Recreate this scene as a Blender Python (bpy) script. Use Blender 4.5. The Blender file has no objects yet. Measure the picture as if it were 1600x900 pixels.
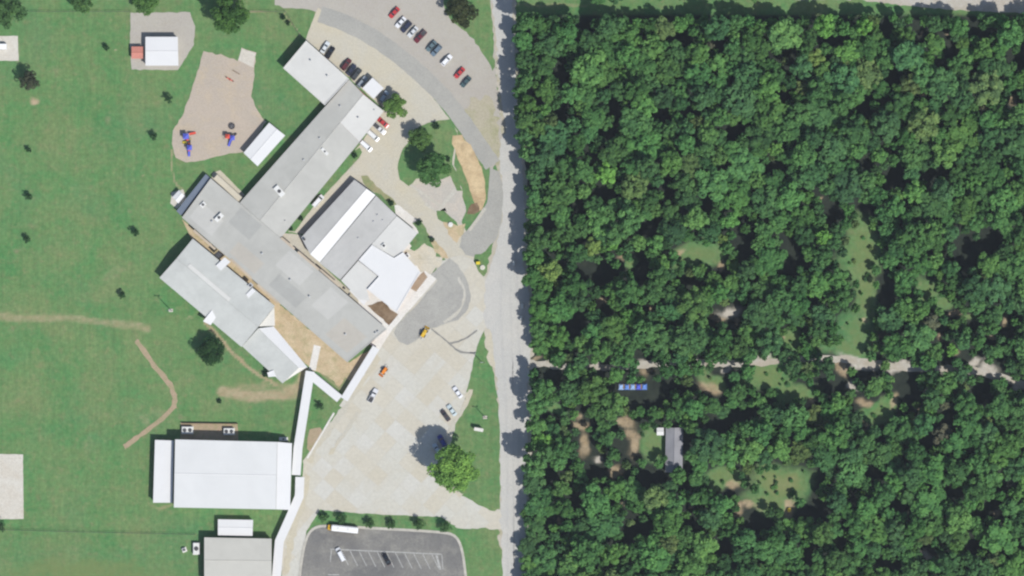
import bpy, bmesh, math, random
import numpy as np
from mathutils import Vector
R = math.radians
random.seed(7)
S = bpy.context.scene
C = S.collection
M_PX = 0.25                                    # metres for one photograph pixel
def W(px, py, z=0.0):
    return Vector(((px - 800) * M_PX, (450 - py) * M_PX, z))
# ------------------------------------------------------------------ camera, sky, sun, exposure
ALT = 3000.0
cam = bpy.data.cameras.new('camera'); cam_o = bpy.data.objects.new('camera', cam); C.objects.link(cam_o)
cam_o.location = (0, 0, ALT); cam_o.rotation_euler = (0, 0, 0)
cam.sensor_width = 36; cam.lens = 36 * ALT / 400.0
cam.clip_start = 10; cam.clip_end = 20000
S.camera = cam_o
SUN_AZ, SUN_EL = 137.0, 55.0
world = bpy.data.worlds.new('World'); S.world = world; world.use_nodes = True
nt = world.node_tree
sky = nt.nodes.new('ShaderNodeTexSky'); sky.sky_type = 'NISHITA'; sky.sun_disc = False
sky.sun_elevation = R(SUN_EL); sky.sun_rotation = R(SUN_AZ)
bg = nt.nodes['Background']; bg.inputs['Strength'].default_value = 0.10
nt.links.new(sky.outputs[0], bg.inputs['Color'])
sun = bpy.data.lights.new('sun', 'SUN'); sun.energy = 4.25; sun.angle = R(0.53); sun.color = (1.0, 0.972, 0.915)
sun_o = bpy.data.objects.new('sun', sun); C.objects.link(sun_o)
sd = Vector((math.sin(R(SUN_AZ)) * math.cos(R(SUN_EL)), math.cos(R(SUN_AZ)) * math.cos(R(SUN_EL)), math.sin(R(SUN_EL))))
sun_o.rotation_euler = (-sd).to_track_quat('-Z', 'Y').to_euler(); sun_o.location = sd * 500
S.view_settings.view_transform = 'Standard'; S.view_settings.look = 'None'
S.view_settings.exposure = 0.12; S.view_settings.gamma = 1.0
S.render.engine = 'CYCLES'
S.cycles.max_bounces = 5; S.cycles.diffuse_bounces = 3; S.cycles.transmission_bounces = 2
S.cycles.pixel_filter_type = 'BLACKMAN_HARRIS'; S.cycles.filter_width = 2.3

# ------------------------------------------------------------------ materials
MATS = {}
def nodes_of(name, rough=0.85, spec=0.2):
    m = bpy.data.materials.new(name); m.use_nodes = True
    t = m.node_tree; b = t.nodes['Principled BSDF']
    b.inputs['Roughness'].default_value = rough
    b.inputs['Specular IOR Level'].default_value = spec
    return m, t, b
def ramp(t, fac, stops):
    r = t.nodes.new('ShaderNodeValToRGB'); e = r.color_ramp.elements
    while len(e) < len(stops): e.new(0.5)
    for k, (p, c) in enumerate(stops):
        e[k].position = p; e[k].color = (c[0], c[1], c[2], 1)
    t.links.new(fac, r.inputs[0]); return r.outputs[0]
def noise(t, scale, detail=4, rough=0.6, dist=0.0, vec=None):
    n = t.nodes.new('ShaderNodeTexNoise'); n.inputs['Scale'].default_value = scale
    n.inputs['Detail'].default_value = detail; n.inputs['Roughness'].default_value = rough
    n.inputs['Distortion'].default_value = dist
    if vec is None:
        g = t.nodes.new('ShaderNodeNewGeometry'); vec = g.outputs['Position']
    t.links.new(vec, n.inputs['Vector']); return n.outputs['Fac']
def mixc(t, fac, a, b, mode='MIX'):
    n = t.nodes.new('ShaderNodeMix'); n.data_type = 'RGBA'; n.blend_type = mode
    for s, v in ((0, fac), (6, a), (7, b)):
        if isinstance(v, (int, float)): n.inputs[s].default_value = v
        elif isinstance(v, (tuple, list)): n.inputs[s].default_value = (v[0], v[1], v[2], 1)
        else: t.links.new(v, n.inputs[s])
    return n.outputs[2]
def maths(t, op, a, b=0.0, clamp=False):
    n = t.nodes.new('ShaderNodeMath'); n.operation = op; n.use_clamp = clamp
    for s, v in ((0, a), (1, b)):
        if isinstance(v, (int, float)): n.inputs[s].default_value = v
        else: t.links.new(v, n.inputs[s])
    return n.outputs[0]
def plain(name, col, rough=0.7, var=0.10, scale=0.6, spec=0.2, metal=0.0):
    """a paint or metal with a little dirt and unevenness"""
    if name in MATS: return MATS[name]
    m, t, b = nodes_of(name, rough, spec)
    b.inputs['Metallic'].default_value = metal
    f = noise(t, scale)
    lo = [c * (1 - var) for c in col]; hi = [min(1, c * (1 + var)) for c in col]
    t.links.new(ramp(t, f, [(0.3, lo), (0.7, hi)]), b.inputs['Base Color'])
    MATS[name] = m; return m
def surface(name, c1, c2, c3, s1=0.05, s2=0.5, s3=2.5, rough=0.92, spots=None, amt3=0.35):
    """worn ground: two tones in big patches, a third tone in blotches, fine grain"""
    m, t, b = nodes_of(name, rough, 0.1)
    a = ramp(t, noise(t, s1, 5, 0.65, 0.6), [(0.38, c1), (0.62, c2)])
    k = maths(t, 'MULTIPLY', ramp(t, noise(t, s2, 5, 0.7), [(0.48, (0, 0, 0)), (0.68, (1, 1, 1))]), amt3)
    a = mixc(t, k, a, c3)
    g = ramp(t, noise(t, s3, 3, 0.7), [(0.2, (0.80, 0.80, 0.80)), (0.8, (1.18, 1.18, 1.18))])
    a = mixc(t, 1.0, a, g, 'MULTIPLY')
    if spots:
        k = maths(t, 'MULTIPLY', ramp(t, noise(t, spots[1], 2, 0.5), [(spots[2], (0, 0, 0)), (spots[2] + 0.05, (1, 1, 1))]), spots[3])
        a = mixc(t, k, a, spots[0])
    t.links.new(a, b.inputs['Base Color']); MATS[name] = m; return m
concrete = surface('concrete', (0.44, 0.415, 0.355), (0.47, 0.455, 0.41), (0.40, 0.37, 0.30), 0.035, 0.22, 1.6)
concrete_tan = surface('concrete_tan', (0.473, 0.432, 0.334), (0.455, 0.432, 0.367), (0.419, 0.381, 0.301), 0.05, 0.35, 1.8, spots=((0.30, 0.27, 0.22), 0.45, 0.70, 0.35))
slab_mat = None
gravel = surface('gravel', (0.369, 0.341, 0.304), (0.387, 0.364, 0.322), (0.342, 0.314, 0.248), 0.06, 0.4, 2.2)
asphalt_old = surface('asphalt_old', (0.353, 0.344, 0.313), (0.314, 0.310, 0.285), (0.265, 0.262, 0.244), 0.06, 0.3, 2.0)
asphalt_grey = surface('asphalt_grey', (0.315, 0.309, 0.286), (0.357, 0.350, 0.320), (0.263, 0.258, 0.242), 0.08, 0.35, 2.0)
asphalt_dark = surface('asphalt_dark', (0.140, 0.138, 0.136), (0.198, 0.192, 0.179), (0.291, 0.281, 0.247), 0.06, 0.12, 1.2, amt3=0.6)
road_mat = surface('road_chipseal', (0.432, 0.428, 0.404), (0.470, 0.456, 0.423), (0.395, 0.385, 0.367), 0.05, 0.25, 2.0)
gravel_lane = surface('gravel_lane', (0.44, 0.42, 0.38), (0.38, 0.34, 0.28), (0.28, 0.27, 0.18), 0.15, 0.5, 2.0)
dirt_tan = surface('dirt_tan', (0.50, 0.405, 0.27), (0.43, 0.335, 0.21), (0.27, 0.265, 0.13), 0.16, 0.28, 1.5, amt3=0.65)
dirt_path = surface('dirt_path', (0.36, 0.27, 0.19), (0.32, 0.26, 0.17), (0.22, 0.24, 0.11), 0.15, 0.4, 2.0, amt3=0.6)
dirt_sand = surface('dirt_sand', (0.56, 0.44, 0.27), (0.40, 0.29, 0.17), (0.24, 0.18, 0.11), 0.10, 0.22, 1.5, amt3=0.5)
mulch = surface('mulch', (0.17, 0.115, 0.07), (0.24, 0.175, 0.115), (0.10, 0.065, 0.04), 0.25, 0.6, 2.4, amt3=0.6)
play_chips = surface('play_chips', (0.42, 0.355, 0.29), (0.385, 0.335, 0.28), (0.46, 0.37, 0.25), 0.05, 0.15, 2.0, amt3=0.5)
pad_mat = surface('concrete_pad', (0.50, 0.465, 0.40), (0.54, 0.515, 0.46), (0.42, 0.36, 0.29), 0.1, 0.35, 1.6)
walk_mat = surface('concrete_walk', (0.60, 0.58, 0.54), (0.65, 0.635, 0.60), (0.54, 0.50, 0.44), 0.1, 0.5, 1.8)
tar = plain('tar', (0.22, 0.215, 0.20), 0.9)
kerb_mat = plain('kerb_concrete', (0.42, 0.40, 0.35), 0.9, 0.15)
paint_line = plain('worn_line_paint', (0.35, 0.35, 0.335), 0.8, 0.25, 1.5)

def grass_nodes(t, attr=True, verge=False):
    G1, G2, G3 = (0.070, 0.195, 0.068), (0.094, 0.214, 0.077), (0.170, 0.215, 0.096)
    a = ramp(t, noise(t, 0.035, 6, 0.68, 0.8), [(0.36, G1), (0.60, G2)])
    k = ramp(t, noise(t, 0.06, 6, 0.72, 0.4), [(0.40, (0, 0, 0)), (0.72, (0.95, 0.95, 0.95))])
    a = mixc(t, k, a, G3)
    k = ramp(t, noise(t, 0.16, 6, 0.75, 0.6), [(0.42, (0, 0, 0)), (0.80, (0.8, 0.8, 0.8))])
    a = mixc(t, k, a, (0.135, 0.190, 0.075))
    k = ramp(t, noise(t, 0.022, 4, 0.6, 0.3), [(0.52, (0, 0, 0)), (0.75, (0.6, 0.6, 0.6))])
    a = mixc(t, k, a, (0.072, 0.190, 0.085))
    k = ramp(t, noise(t, 0.35, 4, 0.7), [(0.52, (0, 0, 0)), (0.78, (0.6, 0.6, 0.6))])
    a = mixc(t, k, a, (0.22, 0.20, 0.11))
    g = ramp(t, noise(t, 0.55, 6, 0.85), [(0.25, (0.62, 0.68, 0.66)), (0.75, (1.36, 1.30, 1.32))])
    a = mixc(t, 1.0, a, g, 'MULTIPLY')
    gm_ = t.nodes.new('ShaderNodeNewGeometry'); mp = t.nodes.new('ShaderNodeMapping'); mp.inputs['Scale'].default_value = (0.8, 0.07, 1)
    t.links.new(gm_.outputs['Position'], mp.inputs['Vector'])
    g = ramp(t, noise(t, 1.0, 4, 0.6, 0.0, mp.outputs[0]), [(0.3, (0.90, 0.92, 0.92)), (0.7, (1.10, 1.07, 1.06))])
    a = mixc(t, 1.0, a, g, 'MULTIPLY')
    k = ramp(t, noise(t, 0.11, 3, 0.5), [(0.68, (0, 0, 0)), (0.80, (0.7, 0.7, 0.7))])
    return mixc(t, k, a, (0.225, 0.205, 0.125))
def attrib(t, name):
    n = t.nodes.new('ShaderNodeAttribute'); n.attribute_name = name; return n
def fray(t, fac, amp=0.55, scale=0.45):
    """a painted 0..1 mask with a ragged natural edge"""
    n = maths(t, 'SUBTRACT', noise(t, scale, 5, 0.7), 0.5)
    v = maths(t, 'ADD', fac, maths(t, 'MULTIPLY', n, amp * 2))
    v = maths(t, 'MULTIPLY', v, fac)
    n2 = t.nodes.new('ShaderNodeMapRange'); n2.interpolation_type = 'SMOOTHSTEP'
    n2.inputs[1].default_value = 0.04; n2.inputs[2].default_value = 0.88
    t.links.new(v, n2.inputs[0]); return n2.outputs[0]
mg, t, b = nodes_of('ground_grass', 0.95, 0.05)
a = grass_nodes(t)
at = attrib(t, 'mask_olive'); a = mixc(t, maths(t, 'MULTIPLY', fray(t, at.outputs['Fac']), 0.8), a, (0.150, 0.190, 0.072))
flo = ramp(t, noise(t, 0.25, 5, 0.7), [(0.35, (0.020, 0.026, 0.022)), (0.6, (0.030, 0.038, 0.029)), (0.88, (0.070, 0.066, 0.05))])  # dark cool floor tones carry the deep shade under the trees
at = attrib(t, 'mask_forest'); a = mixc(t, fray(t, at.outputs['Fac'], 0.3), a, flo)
dcol = ramp(t, noise(t, 0.3, 5, 0.7), [(0.3, (0.30, 0.225, 0.135)), (0.7, (0.43, 0.345, 0.235))])
at = attrib(t, 'mask_dirt'); a = mixc(t, fray(t, at.outputs['Fac'], 0.5), a, dcol)
pcol = ramp(t, noise(t, 0.4, 5, 0.7), [(0.3, (0.40, 0.36, 0.30)), (0.7, (0.52, 0.49, 0.44))])
at = attrib(t, 'mask_pale'); a = mixc(t, fray(t, at.outputs['Fac'], 0.5), a, pcol)
t.links.new(a, b.inputs['Base Color'])
grass_patch, t, b = nodes_of('grass_patch', 0.95, 0.05)
t.links.new(grass_nodes(t), b.inputs['Base Color'])
# slabs of the concrete lot: tone from the object itself
slab_mat, t, b = nodes_of('concrete_slab', 0.92, 0.1)
oi = t.nodes.new('ShaderNodeObjectInfo')
base = ramp(t, oi.outputs['Random'], [(0.0, (0.475, 0.442, 0.365)), (0.35, (0.490, 0.462, 0.392)), (0.7, (0.485, 0.475, 0.425)), (1.0, (0.505, 0.495, 0.455))])
k = maths(t, 'MULTIPLY', ramp(t, noise(t, 0.09, 6, 0.72, 0.7), [(0.45, (0, 0, 0)), (0.72, (1, 1, 1))]), 0.45)
a = mixc(t, k, base, (0.44, 0.40, 0.315))
g = ramp(t, noise(t, 0.8, 5, 0.8), [(0.2, (0.85, 0.85, 0.85)), (0.8, (1.14, 1.14, 1.14))])
t.links.new(mixc(t, 1.0, a, g, 'MULTIPLY'), b.inputs['Base Color'])

def roof_mat(name, col, var=0.06, streak=0.10, seam=0.0, ang=0.0, rough=0.55):
    m, t, b = nodes_of(name, rough, 0.25)
    f = noise(t, 0.09, 6, 0.7, 0.5)
    a = ramp(t, f, [(0.35, [c * (1 - var) for c in col]), (0.65, [min(1, c * (1 + var)) for c in col])])
    k = maths(t, 'MULTIPLY', ramp(t, noise(t, 0.5, 5, 0.75), [(0.5, (0, 0, 0)), (0.75, (1, 1, 1))]), streak)
    a = mixc(t, k, a, [c * 0.72 for c in col])
    if seam:
        g = t.nodes.new('ShaderNodeNewGeometry'); mp = t.nodes.new('ShaderNodeMapping')
        mp.inputs['Rotation'].default_value = (0, 0, ang)
        t.links.new(g.outputs['Position'], mp.inputs['Vector'])
        wv = t.nodes.new('ShaderNodeTexWave'); wv.inputs['Scale'].default_value = seam
        wv.inputs['Distortion'].default_value = 0
        t.links.new(mp.outputs[0], wv.inputs['Vector'])
        k = ramp(t, wv.outputs['Fac'], [(0.0, (0.90, 0.90, 0.90)), (0.12, (1, 1, 1))])
        a = mixc(t, 1.0, a, k, 'MULTIPLY')
    t.links.new(a, b.inputs['Base Color']); MATS[name] = m; return m
r_white = roof_mat('roof_white_metal', (0.615, 0.615, 0.615), 0.02, 0.04)
r_gym = roof_mat('roof_gym_membrane', (0.575, 0.580, 0.575), 0.03, 0.03)
r_pale = roof_mat('roof_pale_metal', (0.447, 0.457, 0.435), 0.08, 0.30)
r_grey = roof_mat('roof_grey_gravel', (0.395, 0.392, 0.365), 0.07, 0.22, rough=0.9)
r_grey_sun = roof_mat('roof_sunlit_gravel', (0.430, 0.425, 0.395), 0.06, 0.18, rough=0.9)  # paler copy of the grey gravel for the slope facing the sun
r_blue = roof_mat('roof_bluegrey_metal', (0.448, 0.442, 0.423), 0.07, 0.25)
r_light = roof_mat('roof_light_membrane', (0.535, 0.530, 0.505), 0.05, 0.15)
r_red = roof_mat('roof_faded_red', (0.50, 0.20, 0.155), 0.10, 0.2)
r_warm = roof_mat('roof_warm_grey', (0.441, 0.432, 0.392), 0.05, 0.15)
r_dark = roof_mat('roof_shingle_grey', (0.25, 0.25, 0.27), 0.12, 0.3, rough=0.9)
r_stain = roof_mat('roof_edge_tan', (0.44, 0.37, 0.285), 0.12, 0.4, rough=0.9)
brick = plain('brick_wall', (0.30, 0.16, 0.11), 0.85, 0.15, 2.0)
wall_white = plain('painted_wall', (0.60, 0.58, 0.54), 0.8, 0.06)
glass = plain('window_glass', (0.03, 0.04, 0.05), 0.12, 0.1, 1.0, 0.5)
door_mat = plain('painted_door', (0.16, 0.10, 0.08), 0.5)
frame_mat = plain('aluminium_frame', (0.45, 0.45, 0.46), 0.4)
steel = plain('galvanised_steel', (0.42, 0.43, 0.44), 0.45, 0.12, 2.0, 0.4)
unit_mat = plain('unit_casing', (0.62, 0.62, 0.60), 0.5, 0.08)
unit_dark = plain('unit_grille', (0.06, 0.06, 0.065), 0.6)
tyre = plain('tyre_rubber', (0.018, 0.018, 0.018), 0.9)
wood = plain('weathered_wood', (0.20, 0.14, 0.09), 0.9, 0.2, 2.0)
bark = plain('bark', (0.10, 0.075, 0.055), 0.95, 0.3, 3.0)
lamp_red = plain('tail_lens', (0.35, 0.02, 0.02), 0.3); lamp_clear = plain('head_lens', (0.7, 0.7, 0.68), 0.2)

def leaf_material(name, use_attr):
    m = bpy.data.materials.new(name); m.use_nodes = True; t = m.node_tree; t.nodes.clear()
    out = t.nodes.new('ShaderNodeOutputMaterial')
    if use_attr:
        tint = attrib(t, 'tint').outputs['Color']
    else:
        tint = t.nodes.new('ShaderNodeObjectInfo').outputs['Color']
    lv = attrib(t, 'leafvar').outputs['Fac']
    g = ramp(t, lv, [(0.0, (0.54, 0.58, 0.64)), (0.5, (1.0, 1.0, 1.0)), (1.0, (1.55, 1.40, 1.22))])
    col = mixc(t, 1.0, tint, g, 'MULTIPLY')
    d = t.nodes.new('ShaderNodeBsdfDiffuse'); tr = t.nodes.new('ShaderNodeBsdfTranslucent')
    mx = t.nodes.new('ShaderNodeMixShader'); mx.inputs[0].default_value = 0.28
    t.links.new(col, d.inputs[0]); t.links.new(col, tr.inputs[0])
    t.links.new(d.outputs[0], mx.inputs[1]); t.links.new(tr.outputs[0], mx.inputs[2])
    t.links.new(mx.outputs[0], out.inputs[0]); return m
leaf_obj = leaf_material('leaf', False); leaf_att = leaf_material('leaf_mass', True)

# ------------------------------------------------------------------ mesh helpers
def obj(name, me, mat=None, parent=None, loc=None, rz=None):
    o = bpy.data.objects.new(name, me); C.objects.link(o)
    if mat is not None and len(me.materials) == 0: me.materials.append(mat)
    if parent is not None: o.parent = parent
    if loc is not None: o.location = loc
    if rz is not None: o.rotation_euler = (0, 0, rz)
    return o
def mesh(verts, faces, name='shape'):
    me = bpy.data.meshes.new(name); me.from_pydata([tuple(v) for v in verts], [], faces); me.update(); return me
class MB:
    def __init__(s): s.v = []; s.f = []
    def add(s, vs, fs):
        n = len(s.v); s.v += [tuple(v) for v in vs]; s.f += [tuple(n + i for i in f) for f in fs]; return s
    def box(s, c, d, rz=0.0, taper=1.0):
        x, y, z = d[0] / 2, d[1] / 2, d[2] / 2; vs = []
        cs, sn = math.cos(rz), math.sin(rz)
        for sz in (-1, 1):
            k = taper if sz > 0 else 1.0
            for sx, sy in ((-1, -1), (1, -1), (1, 1), (-1, 1)):
                px, py = sx * x * k, sy * y * k
                vs.append((c[0] + px * cs - py * sn, c[1] + px * sn + py * cs, c[2] + sz * z))
        return s.add(vs, [(3, 2, 1, 0), (4, 5, 6, 7), (0, 1, 5, 4), (1, 2, 6, 5), (2, 3, 7, 6), (3, 0, 4, 7)])
    def tube(s, p, q, r0, r1=None, n=8, caps=True):
        p, q = Vector(p), Vector(q); r1 = r0 if r1 is None else r1
        d = (q - p).normalized(); a = d.orthogonal().normalized(); b_ = d.cross(a); vs = []
        for c, r in ((p, r0), (q, r1)):
            for k in range(n):
                t_ = 2 * math.pi * k / n; vs.append(c + a * (r * math.cos(t_)) + b_ * (r * math.sin(t_)))
        fs = [(k, (k + 1) % n, n + (k + 1) % n, n + k) for k in range(n)]
        if caps: fs += [tuple(reversed(range(n))), tuple(range(n, 2 * n))]
        return s.add(vs, fs)
    def slab(s, pts, th):
        """a flat or tilted plate: pts is its top outline, th its thickness downwards"""
        n = len(pts); vs = [Vector(p) for p in pts] + [Vector(p) - Vector((0, 0, th)) for p in pts]
        ar = sum(pts[i][0] * pts[(i + 1) % n][1] - pts[(i + 1) % n][0] * pts[i][1] for i in range(n))
        top = tuple(range(n)) if ar > 0 else tuple(reversed(range(n)))
        fs = [top, tuple(n + i for i in reversed(top))]
        for i in range(n):
            a_, b_ = top[i], top[(i + 1) % n]; fs.append((b_, a_, a_ + n, b_ + n))
        return s.add(vs, fs)
    def loft(s, rings):
        """rings along x: (x, half width, z low, z high, shoulder half width)"""
        vs = []
        for x, w, z0, z1, sw in rings:
            zm = z0 + (z1 - z0) * 0.62
            vs += [(x, -w * 0.94, z0), (x, w * 0.94, z0), (x, w, zm), (x, sw, z1), (x, -sw, z1), (x, -w, zm)]
        fs = []
        for r in range(len(rings) - 1):
            for k in range(6):
                a_, b_ = r * 6 + k, r * 6 + (k + 1) % 6; fs.append((a_, a_ + 6, b_ + 6, b_))
        n = (len(rings) - 1) * 6
        fs += [(0, 1, 2, 3, 4, 5), tuple(n + i for i in (5, 4, 3, 2, 1, 0))]
        return s.add(vs, fs)
    def me(s, name='shape'): return mesh(s.v, s.f, name)
    def build(s, name, mat, parent=None, loc=None, rz=None): return obj(name, s.me(name), mat, parent, loc, rz)
def tag(o, label, cat, group=None):
    o['label'] = label; o['category'] = cat
    if group: o['group'] = group
    return o
def empty(name, loc, label=None, cat=None, rz=0.0, group=None):
    o = bpy.data.objects.new(name, None); C.objects.link(o); o.location = loc; o.rotation_euler = (0, 0, rz)
    o.empty_display_size = 0.5
    if label: tag(o, label, cat, group)
    return o
LEVEL = {}
def rough_outline(pts, step=1.6, amp=0.25, seed=1, closed=True):
    """densify an outline and let its edge wander a little"""
    rnd = random.Random(seed); out = []
    n = len(pts); last = n if closed else n - 1
    for i in range(last):
        p, q = Vector(pts[i]), Vector(pts[(i + 1) % n]); L = (q - p).length; k = max(1, int(L / step))
        d = (q - p).normalized() if L > 1e-6 else Vector((1, 0, 0)); nr = Vector((-d.y, d.x, 0))
        for j in range(k):
            v = p.lerp(q, j / k)
            if amp: v = v + nr * rnd.gauss(0, amp * 0.6) + d * rnd.gauss(0, amp * 0.3)
            out.append(v)
    return out
def sheet(name, px, level, mat, amp=0.25, label=None, seed=None):
    """a ground surface laid a few centimetres above the one below"""
    k = LEVEL.get(level, 0); LEVEL[level] = k + 1
    z = 0.03 * level + 0.0012 * k
    pts = rough_outline([W(x, y) for x, y in px], 1.6, amp, seed or len(px) * 7 + k)
    for p in pts: p.z = z
    ar = sum(pts[i].x * pts[(i + 1) % len(pts)].y - pts[(i + 1) % len(pts)].x * pts[i].y for i in range(len(pts)))
    if ar < 0: pts.reverse()
    bm = bmesh.new(); fc_ = bm.faces.new([bm.verts.new(p) for p in pts]); fc_.normal_update()
    bmesh.ops.triangulate(bm, faces=bm.faces[:], ngon_method='EAR_CLIP')
    me = bpy.data.meshes.new(name); bm.to_mesh(me); bm.free()
    o = obj(name, me, mat); o['kind'] = 'structure'
    if label: o['label'] = label
    o['z_top'] = z
    return o
def strip_px(path, w):
    """outline (in photograph pixels) of a band of width w along a path"""
    P = [Vector((x, y, 0)) for x, y in path]; Lf, Rt = [], []
    for i, p in enumerate(P):
        d = (P[min(i + 1, len(P) - 1)] - P[max(i - 1, 0)]).normalized(); n = Vector((-d.y, d.x, 0))
        wi = w[i] if isinstance(w, (list, tuple)) else w
        Lf.append(p + n * wi / 2); Rt.append(p - n * wi / 2)
    return [(v.x, v.y) for v in Lf + Rt[::-1]]
def smooth_path(path, it=2):
    P = [Vector((x, y, 0)) for x, y in path]
    for _ in range(it):
        Q = [P[0]]
        for a_, b_ in zip(P[:-1], P[1:]): Q += [a_.lerp(b_, .25), a_.lerp(b_, .75)]
        P = Q + [P[-1]]
    return [(p.x, p.y) for p in P]
def inside(px, py, poly):
    r = False; n = len(poly); j = n - 1
    for i in range(n):
        xi, yi = poly[i]; xj, yj = poly[j]
        if (yi > py) != (yj > py) and px < (xj - xi) * (py - yi) / (yj - yi) + xi: r = not r
        j = i
    return r

# ------------------------------------------------------------------ where the wood is open
# (x, y, rx, ry, what) in photograph pixels: g grass, d bare dirt, p pale gravel, s shaded gap, f floor under a thing
OPEN = [(1090, 400, 36, 17, 'g'), (1062, 390, 8, 6, 'd'), (1125, 418, 7, 10, 'd'), (1345, 395, 27, 42, 'g'), (1352, 455, 14, 35, 'g'), (1338, 515, 26, 26, 'g'),
    (1322, 548, 34, 14, 'g'), (1351, 497, 6, 6, 'd'), (1373, 526, 6, 6, 'd'), (1450, 450, 15, 14, 'g'), (1475, 470, 16, 10, 'g'), (1500, 492, 16, 8, 'd'), (1520, 504, 10, 6, 'g'),
    (1115, 592, 20, 12, 'g'), (1110, 605, 26, 14, 'd'), (1200, 590, 28, 20, 'g'), (1240, 608, 30, 16, 'g'), (1268, 624, 14, 10, 'd'), (1192, 566, 14, 9, 'p'),
    (1240, 530, 14, 18, 'g'), (1229, 526, 6, 5, 'd'), (1312, 580, 12, 12, 'd'), (1325, 600, 12, 9, 'p'), (1345, 622, 14, 9, 'd'), (1372, 640, 24, 16, 'g'), (1398, 632, 8, 12, 'd'),
    (1140, 484, 24, 12, 'p'), (1118, 492, 12, 8, 'd'), (1150, 500, 10, 8, 'd'), (1144, 517, 6, 6, 'd'), (1012, 481, 8, 6, 'd'), (938, 474, 12, 7, 'd'), (988, 604, 40, 10, 'f'), (1030, 604, 34, 12, 's'), (1012, 622, 34, 14, 's'),
    (903, 660, 20, 10, 'd'), (912, 690, 14, 22, 'd'), (932, 712, 12, 7, 'p'), (975, 665, 20, 12, 'd'), (985, 695, 14, 26, 'd'), (966, 735, 16, 12, 'd'), (1022, 690, 20, 24, 'g'), (1030, 672, 8, 8, 'f'),
    (1055, 702, 18, 38, 'f'), (1130, 748, 26, 14, 'g'), (1148, 760, 14, 12, 'd'), (1225, 750, 36, 18, 'g'), (1222, 758, 42, 28, 'o'), (1240, 745, 20, 14, 'o'), (1200, 785, 30, 14, 'g'), (1165, 797, 20, 6, 'd'), (1233, 792, 14, 8, 'd'),
    (1545, 578, 20, 15, 'p'), (1520, 565, 14, 8, 'p'), (1590, 602, 14, 6, 'p'), (1495, 552, 8, 6, 'd'),
    (838, 566, 15, 6, 'd'), (930, 573, 15, 6, 'p'), (943, 583, 8, 5, 'd'), (1008, 567, 9, 7, 'p'), (1138, 569, 10, 6, 'p'), (1345, 566, 40, 10, 'p'), (1410, 576, 26, 8, 'p'), (1472, 572, 8, 6, 'p'), (1010, 582, 14, 8, 'd'),
    (875, 408, 7, 7, 'd'), (970, 400, 8, 5, 'd'), (985, 412, 10, 8, 'g'), (870, 815, 7, 6, 'd'), (840, 685, 6, 4, 'd'), (1062, 750, 6, 5, 'd'), (868, 842, 5, 4, 'd'), (975, 795, 7, 4, 'd'), (1077, 795, 6, 5, 'd'),
    (1555, 788, 10, 6, 'd'), (1337, 766, 6, 5, 'd'), (1450, 862, 10, 8, 'p'), (1440, 55, 8, 5, 'd'), (1480, 58, 8, 5, 'd'), (1580, 155, 8, 10, 'd'), (1283, 310, 6, 5, 'd'), (1388, 235, 6, 6, 'd'), (1440, 150, 5, 5, 'd'),
    (1545, 530, 8, 5, 'd'), (1470, 520, 10, 8, 'd'), (1170, 350, 6, 4, 'd'), (1430, 640, 8, 5, 'd'), (1575, 500, 7, 10, 'd'), (865, 645, 14, 10, 'g'), (905, 640, 12, 8, 'd'),
    (935, 425, 26, 18, 's'), (1000, 418, 14, 20, 's'), (1075, 440, 18, 9, 's'), (953, 303, 22, 7, 's'), (927, 250, 10, 10, 's'), (1160, 385, 14, 26, 's'), (1236, 400, 10, 38, 's'), (1383, 450, 14, 26, 's'), (1508, 392, 20, 30, 's'),
    (1545, 375, 20, 14, 's'), (1268, 742, 18, 17, 's'), (1272, 792, 20, 20, 's'), (1185, 815, 24, 12, 's'), (838, 525, 14, 22, 's'), (905, 505, 12, 18, 's'), (1412, 605, 20, 26, 's'), (1285, 600, 18, 14, 's'), (1352, 580, 20, 12, 's'),
    (930, 730, 16, 18, 's'), (1018, 742, 24, 14, 's'), (858, 745, 12, 13, 's'), (845, 645, 14, 14, 's'), (860, 590, 24, 8, 's'), (875, 110, 9, 22, 's'), (880, 180, 8, 16, 's'), (960, 170, 10, 10, 's'), (1070, 60, 22, 9, 's'),
    (910, 44, 9, 10, 's'), (1125, 73, 6, 7, 's'), (1040, 180, 8, 12, 's'), (1080, 175, 9, 8, 's'), (1150, 205, 18, 7, 's'), (960, 205, 9, 9, 's'), (850, 350, 9, 14, 's'), (900, 320, 10, 14, 's'), (1040, 300, 9, 16, 's'), (1100, 320, 9, 10, 's'),
    (1015, 355, 12, 12, 's'), (1230, 85, 16, 9, 's'), (1225, 150, 14, 10, 's'), (1300, 65, 10, 8, 's'), (1385, 45, 10, 12, 's'), (1350, 172, 16, 10, 's'), (1470, 95, 10, 8, 's'), (1590, 95, 9, 16, 's'), (1400, 115, 12, 10, 's'), (1530, 50, 18, 8, 's'),
    (1300, 335, 16, 14, 's'), (1350, 330, 16, 10, 's'), (1395, 275, 12, 16, 's'), (1455, 275, 16, 10, 's'), (1350, 255, 8, 14, 's'), (1210, 260, 20, 8, 's'), (1575, 520, 8, 14, 's'), (1160, 645, 20, 10, 's'), (1120, 660, 24, 8, 's'),
    (900, 780, 9, 12, 's'), (985, 830, 6, 14, 's'), (1010, 820, 6, 14, 's'), (1080, 815, 14, 7, 's'), (1130, 850, 16, 14, 's'), (1400, 790, 10, 10, 's'), (1490, 770, 12, 9, 's'), (1540, 800, 14, 10, 's'), (1260, 870, 8, 14, 's'), (1310, 845, 10, 8, 's'),
    (1450, 690, 10, 8, 's'), (1370, 740, 16, 9, 's'), (1570, 755, 10, 10, 's'), (1385, 880, 14, 7, 's'), (1520, 855, 16, 7, 's'), (1530, 610, 16, 16, 's'), (1480, 650, 14, 16, 's'), (820, 250, 6, 10, 's')]
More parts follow.
